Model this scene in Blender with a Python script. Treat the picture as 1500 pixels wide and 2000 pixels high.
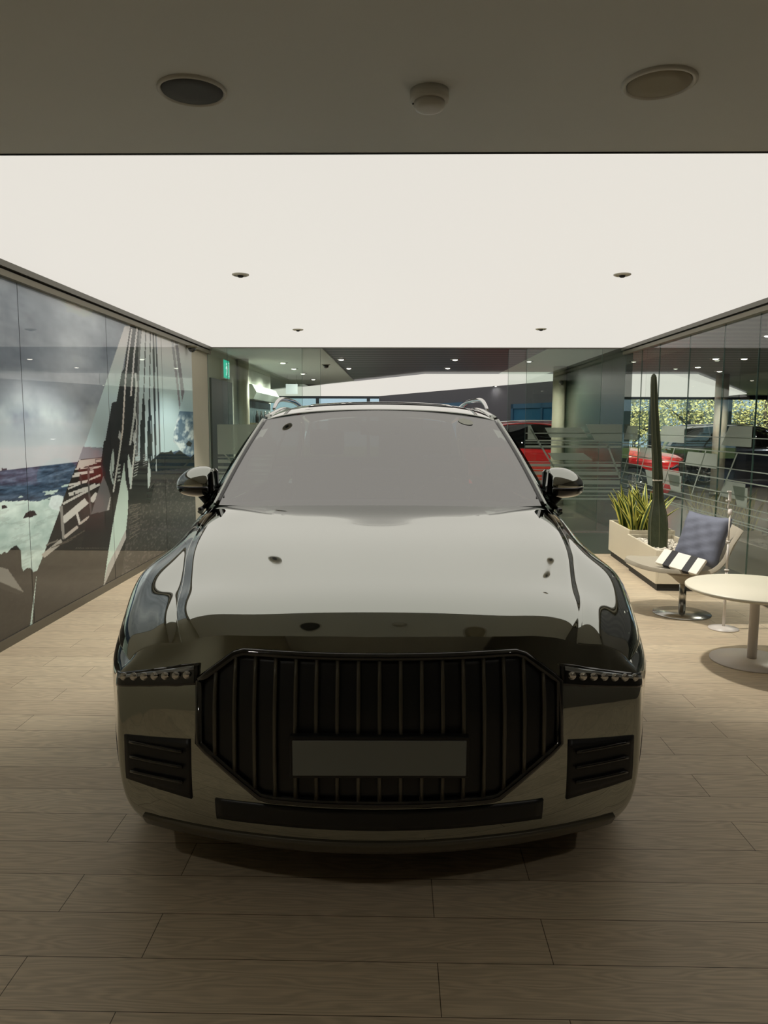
import bpy, bmesh, math, random
import numpy as np
from mathutils import Vector, Matrix

# ------------------------------------------------------------------ scene
scene = bpy.context.scene
for o in list(bpy.data.objects): bpy.data.objects.remove(o)
random.seed(7); RNG = np.random.default_rng(11)
R = math.radians

def lin(c):
    return tuple(((v/255)/12.92 if v/255 <= .04045 else ((v/255+.055)/1.055)**2.4) for v in c)

# camera: eye 1.55 m above the floor, looking down the showroom
cam_data = bpy.data.cameras.new('camera'); cam = bpy.data.objects.new('camera', cam_data)
scene.collection.objects.link(cam); scene.camera = cam
cam_data.sensor_fit = 'VERTICAL'; cam_data.sensor_height = 36.0; cam_data.lens = 36.0*1450/2000
cam_data.clip_start = .05; cam_data.clip_end = 300
def cam_matrix(pitch, yaw, roll):
    p, y, r = R(pitch), R(yaw), R(roll)
    f = Vector((-math.sin(y)*math.cos(p), math.cos(y)*math.cos(p), -math.sin(p)))
    rt = Vector((math.cos(y), math.sin(y), 0)); up = rt.cross(f)
    rt2 = rt*math.cos(r)+up*math.sin(r); up2 = rt2.cross(f)
    m = Matrix((rt2, up2, -f)).transposed().to_4x4(); m.translation = (0, 0, 1.55)
    return m
cam.matrix_world = cam_matrix(6.69, 1.03, 0.2)

# daylight outside
world = bpy.data.worlds.new('sky'); scene.world = world; world.use_nodes = True
wn = world.node_tree; bg = wn.nodes['Background']
bg.inputs[0].default_value = (.30, .52, .85, 1); bg.inputs[1].default_value = .85
sun_d = bpy.data.lights.new('sun', 'SUN'); sun_d.energy = 6; sun_d.angle = R(1); sun_d.color = (1, .93, .8)
sun = bpy.data.objects.new('sun', sun_d); scene.collection.objects.link(sun)
sun.rotation_euler = (R(50), 0, R(-25)); sun.location = (0, -10, 20)

scene.view_settings.view_transform = 'Standard'; scene.view_settings.look = 'None'
scene.view_settings.gamma = 1; scene.view_settings.exposure = 0.0
scene.view_settings.use_curve_mapping = False
scene.cycles.max_bounces = 14; scene.cycles.transparent_max_bounces = 40
scene.cycles.glossy_bounces = 8; scene.cycles.use_denoising = True

LIT = (.775, .74, .675)       # colour given off by the backlit ceilings

# ------------------------------------------------------------------ materials
def new_mat(name):
    m = bpy.data.materials.new(name); m.use_nodes = True
    return m, m.node_tree, m.node_tree.nodes['Principled BSDF']
def P(name, col, rough=.5, metal=0., coat=0., spec=.5, bump=None, vary=0., vscale=8., srgb=True):
    m, nt, b = new_mat(name)
    c = lin(col) if srgb else col
    b.inputs['Roughness'].default_value = rough; b.inputs['Metallic'].default_value = metal
    b.inputs['Coat Weight'].default_value = coat; b.inputs['Coat Roughness'].default_value = .02
    b.inputs['Specular IOR Level'].default_value = spec
    b.inputs['Base Color'].default_value = (*c, 1)
    tc = nt.nodes.new('ShaderNodeTexCoord')
    if vary:
        n = nt.nodes.new('ShaderNodeTexNoise'); n.inputs['Scale'].default_value = vscale; n.inputs['Detail'].default_value = 5
        mx = nt.nodes.new('ShaderNodeMix'); mx.data_type = 'RGBA'
        mx.inputs[6].default_value = (*[v*(1-vary) for v in c], 1); mx.inputs[7].default_value = (*[min(1, v*(1+vary)) for v in c], 1)
        nt.links.new(tc.outputs['Object'], n.inputs['Vector']); nt.links.new(n.outputs['Fac'], mx.inputs[0])
        nt.links.new(mx.outputs[2], b.inputs['Base Color'])
    if bump:
        n2 = nt.nodes.new('ShaderNodeTexNoise'); n2.inputs['Scale'].default_value = bump[0]; n2.inputs['Detail'].default_value = 4
        bp = nt.nodes.new('ShaderNodeBump'); bp.inputs['Strength'].default_value = bump[1]; bp.inputs['Distance'].default_value = .01
        nt.links.new(tc.outputs['Object'], n2.inputs['Vector']); nt.links.new(n2.outputs['Fac'], bp.inputs['Height'])
        nt.links.new(bp.outputs[0], b.inputs['Normal'])
    return m
def EM(name, col, s=1.):
    m, nt, b = new_mat(name)
    b.inputs['Base Color'].default_value = (.02, .02, .02, 1); b.inputs['Emission Color'].default_value = (*col, 1)
    b.inputs['Emission Strength'].default_value = s; b.inputs['Roughness'].default_value = .6
    return m
def GLASS(name, tint, ior=1.5, rough=0., dirt=None):
    m = bpy.data.materials.new(name); m.use_nodes = True; nt = m.node_tree; nt.nodes.clear()
    out = nt.nodes.new('ShaderNodeOutputMaterial'); tr = nt.nodes.new('ShaderNodeBsdfTransparent'); tr.inputs[0].default_value = (*tint, 1)
    gl = nt.nodes.new('ShaderNodeBsdfGlossy'); gl.inputs['Roughness'].default_value = rough; gl.inputs[0].default_value = (1, 1, 1, 1)
    fr = nt.nodes.new('ShaderNodeFresnel'); fr.inputs[0].default_value = ior
    geo = nt.nodes.new('ShaderNodeNewGeometry')
    mx = nt.nodes.new('ShaderNodeMixShader')
    # fresnel from outside on both faces: keep the reflection off the back faces
    mul = nt.nodes.new('ShaderNodeMath'); mul.operation = 'MULTIPLY'
    inv = nt.nodes.new('ShaderNodeMath'); inv.operation = 'SUBTRACT'; inv.inputs[0].default_value = 1
    nt.links.new(geo.outputs['Backfacing'], inv.inputs[1]); nt.links.new(fr.outputs[0], mul.inputs[0]); nt.links.new(inv.outputs[0], mul.inputs[1])
    nt.links.new(mul.outputs[0], mx.inputs[0]); nt.links.new(tr.outputs[0], mx.inputs[1]); nt.links.new(gl.outputs[0], mx.inputs[2])
    nt.links.new(mx.outputs[0], out.inputs[0])
    return m

M = {}
M['soffit'] = P('painted_soffit', (222, 224, 222), .85, vary=.03, vscale=2)
M['trim_dark'] = P('dark_trim', (105, 102, 92), .35, metal=.6)
M['trim_black'] = P('black_gap', (18, 18, 18), .6)
M['trim_olive'] = P('olive_grey_trim', (122, 116, 98), .4, metal=.5)
M['wall_grey'] = P('wall_grey', (198, 202, 190), .7, vary=.04, vscale=1.5)
M['wall_dim'] = P('wall_dim', (112, 108, 100), .8)
M['cream'] = P('cream_paint', (196, 190, 170), .55, vary=.03)
M['green_wall'] = P('dark_green_gloss', (66, 76, 66), .22, spec=.6, vary=.08, vscale=1.2)
M['navy_wall'] = P('slate_wall', (92, 92, 100), .7, vary=.04)
M['slate'] = P('dark_recess', (70, 80, 80), .35, vary=.1, vscale=2)
M['lightceil'] = P('lobby_ceiling', (198, 206, 200), .6)
M['lit'] = EM('backlit_fabric', LIT, 1.0)
M['lamp'] = EM('downlight_glow', (1, .93, .8), 6.)
M['metal'] = P('brushed_metal', (190, 188, 182), .25, metal=1)
M['chrome'] = P('chrome', (225, 225, 225), .06, metal=1)
M['black_pl'] = P('black_plastic', (22, 23, 24), .4)
M['gloss_black'] = P('gloss_black', (10, 11, 12), .06, coat=1)
M['dark_grille'] = P('speaker_mesh', (74, 74, 72), .6, bump=(900, .4))
M['white_pl'] = P('white_plastic', (205, 203, 195), .4)
M['white_dim'] = P('ivory_cover', (150, 146, 130), .5)
M['planter'] = P('planter_white', (224, 214, 190), .45, vary=.02)
M['plinth'] = P('dark_plinth', (38, 38, 34), .6)
M['pebble'] = P('white_pebble', (238, 230, 214), .6, vary=.12, vscale=30)
M['soil'] = P('soil', (40, 34, 26), .95, bump=(60, .6))
M['leaf_g'] = P('leaf_green', (58, 84, 36), .35, vary=.45, vscale=40)
M['leaf_y'] = P('leaf_yellow', (216, 212, 104), .35, vary=.15, vscale=20)
M['cactus'] = P('cactus_skin', (58, 66, 44), .55, vary=.3, vscale=14, bump=(60, .3))
M['cactus_rib'] = P('cactus_rib', (104, 104, 78), .6)
M['shell'] = P('beige_felt_shell', (176, 168, 150), .75, bump=(260, .15), vary=.04, vscale=30)
M['table'] = P('white_laminate', (232, 226, 205), .35)
M['cushion'] = P('blue_grey_fabric', (106, 110, 124), .8, bump=(9, .6), vary=.12, vscale=12)
M['white_card'] = P('white_card', (238, 233, 220), .5)
M['black_band'] = P('black_band', (24, 24, 26), .6)
M['white_metal'] = P('white_enamel', (222, 215, 208), .35)
M['exit_green'] = EM('exit_sign_green', (.03, .50, .33), 1.0)
M['exit_white'] = EM('exit_sign_white', (.65, .95, .85), 1.)
M['sign_white'] = EM('hanging_sign_white', (.8, .85, .85), .9)
M['blue_frame'] = P('blue_frame', (46, 96, 132), .4)
M['alu'] = P('window_bar', (70, 78, 84), .4, metal=.5)
M['glass'] = GLASS('clear_partition_glass', (.92, .955, .93), 1.62)
M['win_glass'] = GLASS('facade_glass', (.9, .95, .97), 1.3)
M['blue_glass'] = GLASS('blue_tinted_glass', (.30, .52, .68), 1.4)
M['edge'] = P('glass_edge', (60, 84, 76), .3)
M['showfloor'] = P('grey_showroom_tile', (96, 92, 84), .25, vary=.06, vscale=1)
M['asphalt'] = P('asphalt', (120, 118, 112), .9, vary=.1)
M['grass'] = P('grass', (120, 130, 60), .9, vary=.25, vscale=3)
M['bark'] = P('bark', (92, 82, 66), .9, vary=.2)
M['leaves'] = P('spring_leaves', (226, 214, 138), .7, vary=.25, vscale=1.3)

# frosted film
def film_mat():
    m = bpy.data.materials.new('frosted_film'); m.use_nodes = True; nt = m.node_tree; nt.nodes.clear()
    out = nt.nodes.new('ShaderNodeOutputMaterial'); tr = nt.nodes.new('ShaderNodeBsdfTransparent'); tr.inputs[0].default_value = (.85, .9, .86, 1)
    d = nt.nodes.new('ShaderNodeBsdfDiffuse'); d.inputs[0].default_value = (.46, .50, .45, 1)
    t = nt.nodes.new('ShaderNodeBsdfTranslucent'); t.inputs[0].default_value = (.46, .50, .45, 1)
    a = nt.nodes.new('ShaderNodeMixShader'); a.inputs[0].default_value = .4
    b = nt.nodes.new('ShaderNodeMixShader'); b.inputs[0].default_value = .62
    nt.links.new(d.outputs[0], a.inputs[1]); nt.links.new(t.outputs[0], a.inputs[2])
    nt.links.new(tr.outputs[0], b.inputs[1]); nt.links.new(a.outputs[0], b.inputs[2]); nt.links.new(b.outputs[0], out.inputs[0])
    return m
M['film'] = film_mat()

def floor_mat():
    m, nt, b = new_mat('oak_plank_floor'); L = nt.links.new
    tc = nt.nodes.new('ShaderNodeTexCoord'); mp = nt.nodes.new('ShaderNodeMapping')
    mp.inputs['Location'].default_value = (.14+1.2*.5, -1.79+.2*8, 0)
    L(tc.outputs['Object'], mp.inputs[0])
    br = nt.nodes.new('ShaderNodeTexBrick'); br.offset = .28; br.offset_frequency = 2
    br.inputs['Scale'].default_value = 1; br.inputs['Brick Width'].default_value = 1.2; br.inputs['Row Height'].default_value = .2
    br.inputs['Mortar Size'].default_value = .0014; br.inputs['Mortar Smooth'].default_value = .2
    br.inputs['Color1'].default_value = (*lin((206, 190, 163)), 1); br.inputs['Color2'].default_value = (*lin((194, 177, 151)), 1)
    br.inputs['Mortar'].default_value = (*lin((84, 72, 56)), 1); br.inputs['Bias'].default_value = 0
    L(mp.outputs[0], br.inputs['Vector'])
    # grain: contour rings of a stretched noise
    m2 = nt.nodes.new('ShaderNodeMapping'); m2.inputs['Scale'].default_value = (.9, 7, 1); L(tc.outputs['Object'], m2.inputs[0])
    n1 = nt.nodes.new('ShaderNodeTexNoise'); n1.inputs['Scale'].default_value = 1.5; n1.inputs['Detail'].default_value = 2.5; n1.inputs['Roughness'].default_value = .5
    L(m2.outputs[0], n1.inputs['Vector'])
    mm = nt.nodes.new('ShaderNodeMath'); mm.operation = 'MULTIPLY'; mm.inputs[1].default_value = 95; L(n1.outputs['Fac'], mm.inputs[0])
    sn = nt.nodes.new('ShaderNodeMath'); sn.operation = 'SINE'; L(mm.outputs[0], sn.inputs[0])
    m3 = nt.nodes.new('ShaderNodeMapping'); m3.inputs['Scale'].default_value = (3, 120, 1); L(tc.outputs['Object'], m3.inputs[0])
    n2 = nt.nodes.new('ShaderNodeTexNoise'); n2.inputs['Scale'].default_value = 1.6; n2.inputs['Detail'].default_value = 4; L(m3.outputs[0], n2.inputs['Vector'])
    ad = nt.nodes.new('ShaderNodeMath'); ad.operation = 'MULTIPLY_ADD'; ad.inputs[1].default_value = .2; L(sn.outputs[0], ad.inputs[0]); L(n2.outputs['Fac'], ad.inputs[2])
    rp = nt.nodes.new('ShaderNodeMapRange'); rp.inputs[1].default_value = .1; rp.inputs[2].default_value = .8; rp.inputs[3].default_value = .76; rp.inputs[4].default_value = 1.1
    L(ad.outputs[0], rp.inputs[0])
    mx = nt.nodes.new('ShaderNodeMix'); mx.data_type = 'RGBA'; mx.blend_type = 'MULTIPLY'; mx.inputs[0].default_value = 1
    L(br.outputs['Color'], mx.inputs[6]); L(rp.outputs[0], mx.inputs[7]); L(mx.outputs[2], b.inputs['Base Color'])
    b.inputs['Roughness'].default_value = .5; b.inputs['Specular IOR Level'].default_value = .35
    return m
M['floor'] = floor_mat()

def louvre_mat():
    m, nt, b = new_mat('slatted_ceiling'); L = nt.links.new
    tc = nt.nodes.new('ShaderNodeTexCoord')
    sx = nt.nodes.new('ShaderNodeSeparateXYZ'); L(tc.outputs['Object'], sx.inputs[0])
    a = nt.nodes.new('ShaderNodeMath'); a.operation = 'MULTIPLY'; a.inputs[1].default_value = 16; L(sx.outputs['Y'], a.inputs[0])
    s = nt.nodes.new('ShaderNodeMath'); s.operation = 'SINE'; L(a.outputs[0], s.inputs[0])
    r = nt.nodes.new('ShaderNodeMapRange'); r.inputs[1].default_value = -.4; r.inputs[2].default_value = .6; L(s.outputs[0], r.inputs[0])
    mx = nt.nodes.new('ShaderNodeMix'); mx.data_type = 'RGBA'; mx.inputs[6].default_value = (*lin((52, 54, 66)), 1); mx.inputs[7].default_value = (*lin((112, 112, 116)), 1)
    L(r.outputs[0], mx.inputs[0]); L(mx.outputs[2], b.inputs['Base Color']); b.inputs['Roughness'].default_value = .45
    return m
M['louvre'] = louvre_mat()

def attr_mat(name, rough=.6, coat=0, spec=.5):
    m, nt, b = new_mat(name); a = nt.nodes.new('ShaderNodeVertexColor'); a.layer_name = 'print'
    nt.links.new(a.outputs[0], b.inputs['Base Color']); b.inputs['Roughness'].default_value = rough
    b.inputs['Coat Weight'].default_value = coat; b.inputs['Coat Roughness'].default_value = .0; b.inputs['Coat IOR'].default_value = 1.5
    b.inputs['Specular IOR Level'].default_value = spec
    return m
M['mural'] = attr_mat('mural_print', .5, 1.0, .2)

# ------------------------------------------------------------------ object helpers
COL = scene.collection
def mesh_obj(name, verts, faces, mats, parent=None, smooth=False, mat_idx=None):
    me = bpy.data.meshes.new(name); me.from_pydata([tuple(map(float, v)) for v in verts], [], [tuple(int(i) for i in f) for f in faces])
    if not isinstance(mats, (list, tuple)): mats = [mats]
    for m in mats: me.materials.append(m)
    if mat_idx is not None: me.polygons.foreach_set('material_index', mat_idx)
    me.polygons.foreach_set('use_smooth', [bool(smooth)]*len(me.polygons)); me.update()
    o = bpy.data.objects.new(name, me); COL.objects.link(o)
    if parent: o.parent = parent
    return o
class MB:
    """collects shapes for ONE mesh"""
    def __init__(s): s.v = []; s.f = []; s.mi = []; s.sm = []
    def add(s, v, f, mi=0, smooth=False):
        b = len(s.v); s.v += [tuple(map(float, p)) for p in v]; s.f += [tuple(int(i)+b for i in q) for q in f]
        s.mi += [mi]*len(f); s.sm += [smooth]*len(f); return s
    def box(s, x0, x1, y0, y1, z0, z1, mi=0):
        v = [(x0, y0, z0), (x1, y0, z0), (x1, y1, z0), (x0, y1, z0), (x0, y0, z1), (x1, y0, z1), (x1, y1, z1), (x0, y1, z1)]
        return s.add(v, [(0, 3, 2, 1), (4, 5, 6, 7), (0, 1, 5, 4), (1, 2, 6, 5), (2, 3, 7, 6), (3, 0, 4, 7)], mi)
    def lathe(s, prof, c=(0, 0, 0), axis='z', n=32, mi=0, smooth=True, cap=True):
        v = []; f = []
        for r, h in prof:
            for k in range(n):
                a = 2*math.pi*k/n; p = (r*math.cos(a), r*math.sin(a), h)
                if axis == 'x': p = (p[2], p[0], p[1])
                elif axis == 'y': p = (p[0], p[2], p[1])
                v.append((p[0]+c[0], p[1]+c[1], p[2]+c[2]))
        for i in range(len(prof)-1):
            for k in range(n):
                k2 = (k+1) % n; f.append((i*n+k, i*n+k2, (i+1)*n+k2, (i+1)*n+k))
        if cap:
            f.append(tuple(range(n))[::-1]); f.append(tuple(range((len(prof)-1)*n, len(prof)*n)))
        return s.add(v, f, mi, smooth)
    def tube(s, path, r, n=10, mi=0, sy=1., closed=False):
        P_ = [Vector(p) for p in path]; v = []; f = []; up = None
        rr = r if isinstance(r, (list, tuple)) else [r]*len(P_)
        for i, p in enumerate(P_):
            d = (P_[min(i+1, len(P_)-1)]-P_[max(i-1, 0)]).normalized()
            if up is None:
                up = Vector((0, 0, 1)) if abs(d.z) < .9 else Vector((1, 0, 0))
            a = d.cross(up).normalized(); b = a.cross(d).normalized(); up = b
            for k in range(n):
                t = 2*math.pi*k/n; q = p+a*math.cos(t)*rr[i]+b*math.sin(t)*rr[i]*sy; v.append(tuple(q))
        for i in range(len(P_)-1):
            for k in range(n):
                k2 = (k+1) % n; f.append((i*n+k, i*n+k2, (i+1)*n+k2, (i+1)*n+k))
        f.append(tuple(range(n))[::-1]); f.append(tuple(range((len(P_)-1)*n, len(P_)*n)))
        return s.add(v, f, mi, True)
    def prism(s, pts, z0, z1, axis='z', mi=0):
        n = len(pts); v = []
        for h in (z0, z1):
            for a, b in pts:
                v.append({'z': (a, b, h), 'y': (a, h, b), 'x': (h, a, b)}[axis])
        f = [tuple(range(n))[::-1], tuple(range(n, 2*n))]+[(i, (i+1) % n, n+(i+1) % n, n+i) for i in range(n)]
        return s.add(v, f, mi)
    def build(s, name, mats, parent=None, bevel=0, fix=True):
        o = mesh_obj(name, s.v, s.f, mats, parent, False, s.mi); me = o.data
        me.polygons.foreach_set('use_smooth', s.sm)
        if fix:
            bm = bmesh.new(); bm.from_mesh(me); bmesh.ops.recalc_face_normals(bm, faces=bm.faces); bm.to_mesh(me); bm.free()
        if bevel:
            md = o.modifiers.new('bevel', 'BEVEL'); md.width = bevel; md.segments = 2; md.limit_method = 'ANGLE'
        return o
def tag(o, label=None, cat=None, group=None, kind=None):
    if label: o['label'] = label
    if cat: o['category'] = cat
    if group: o['group'] = group
    if kind: o['kind'] = kind
    return o
def empty(name, loc=(0, 0, 0), rz=0, label=None, cat=None, group=None):
    o = bpy.data.objects.new(name, None); COL.objects.link(o); o.location = loc; o.rotation_euler = (0, 0, rz)
    o.empty_display_size = .1
    return tag(o, label, cat, group)
def struct(o, label=None): return tag(o, label, kind='structure')
def copy_tree(o, parent=None):
    c = o.copy(); COL.objects.link(c)
    if parent: c.parent = parent; c.matrix_parent_inverse = o.matrix_parent_inverse
    for ch in list(o.children): copy_tree(ch, c)
    return c
def cspline(t, P_, q):
    """natural cubic spline through P_ (n x d) at t, evaluated at q"""
    t = np.asarray(t, float); P_ = np.asarray(P_, float); q = np.asarray(q, float)
    if P_.ndim == 1: P_ = P_[:, None]
    n = len(t); h = np.diff(t); A = np.eye(n); B = np.zeros_like(P_)
    for i in range(1, n-1):
        A[i, i-1] = h[i-1]; A[i, i] = 2*(h[i-1]+h[i]); A[i, i+1] = h[i]
        B[i] = 6*((P_[i+1]-P_[i])/h[i]-(P_[i]-P_[i-1])/h[i-1])
    m = np.linalg.solve(A, B); k = np.clip(np.searchsorted(t, q, 'right')-1, 0, n-2)
    d0 = (t[k+1]-q)[:, None]; d1 = (q-t[k])[:, None]; hk = h[k][:, None]
    return m[k]*d0**3/(6*hk)+m[k+1]*d1**3/(6*hk)+(P_[k]/hk-m[k]*hk/6)*d0+(P_[k+1]/hk-m[k+1]*hk/6)*d1
def grid_faces(nu, nv, keep=None):
    return [(i*nv+j, (i+1)*nv+j, (i+1)*nv+j+1, i*nv+j+1) for i in range(nu-1) for j in range(nv-1) if keep is None or keep(i, j)]

# ------------------------------------------------------------------ room shell
XL, XR, YB, ZC = -2.72, 3.22, 10.72, 2.64
struct(MB().box(-9, 22, -5, 28.2, -.1, 0).build('floor', M['floor']), 'grey oak plank floor')
# plain ceiling near the camera, with a thin shadow gap before the lit ceiling
struct(MB().box(XL-.1, XR+.1, -5, 3.14, ZC, ZC+.12).build('ceiling', M['soffit']), 'plain grey plaster ceiling near the camera')
struct(MB().box(XL-.1, XR+.1, 3.14, 3.15, ZC-.004, ZC+.12).build('trim_1', M['trim_black']), 'thin black shadow gap between plain and lit ceiling')
tag(MB().box(XL+.06, XR-.06, 3.155, YB-.02, ZC, ZC+.06).build('backlit_ceiling_panel', M['lit']), 'large backlit stretch ceiling glowing above the grey SUV', 'ceiling light')
struct(MB().box(XL-.1, XL, -5, YB-.02, 0, ZC+.1).build('wall_left', M['cream']), 'left wall that carries the mural')
struct(MB().box(XL-.1, XR+.1, -5.1, -5, 0, ZC+.1).build('wall_rear', M['wall_dim']), 'wall behind the camera')
struct(MB().box(XR, XR+.1, -5, 3.6, 0, ZC+.1).build('wall_right', M['wall_dim']), 'solid wall beside the camera')
# top trims, each a profile of a fascia, a gap and a lower rail
def top_trim(n, side):
    b = MB(); x = XL if side < 0 else XR; s = -side
    def bx(d0, d1, z0, z1, mi): b.box(min(x+s*d0, x+s*d1), max(x+s*d0, x+s*d1), 3.15, YB, z0, z1, mi)
    bx(.0, .075, ZC-.042, ZC+.02, 0); bx(.0, .04, ZC-.055, ZC-.042, 1); bx(0, .055, ZC-.098, ZC-.055, 2)
    struct(b.build('trim_%d' % n, [M['trim_dark'], M['trim_black'], M['trim_olive']]), 'dark ceiling edge profile along the %s wall' % ('left' if side < 0 else 'right'))
top_trim(2, -1); top_trim(3, 1)
struct(MB().box(XL, XR, YB-.015, YB+.03, ZC-.012, ZC+.05).build('trim_4', M['trim_dark']), 'thin head rail above the rear glass')
struct(MB().box(XL, XR, 8.97, YB, .001, .004).build('trim_8', P('dark_threshold_tile', (58, 64, 54), .35, vary=.08)), 'dark tiled floor strip in front of the rear glass')
struct(MB().box(XL, XL+.02, 3.3, 9.86, 0, .07).build('baseboard_left', M['trim_dark']), 'low dark skirting under the mural')
struct(MB().box(XR-.03, XR+.03, 3.6, YB, 0, .03).build('baseboard_right', M['trim_dark']), 'floor channel of the right glass')
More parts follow.
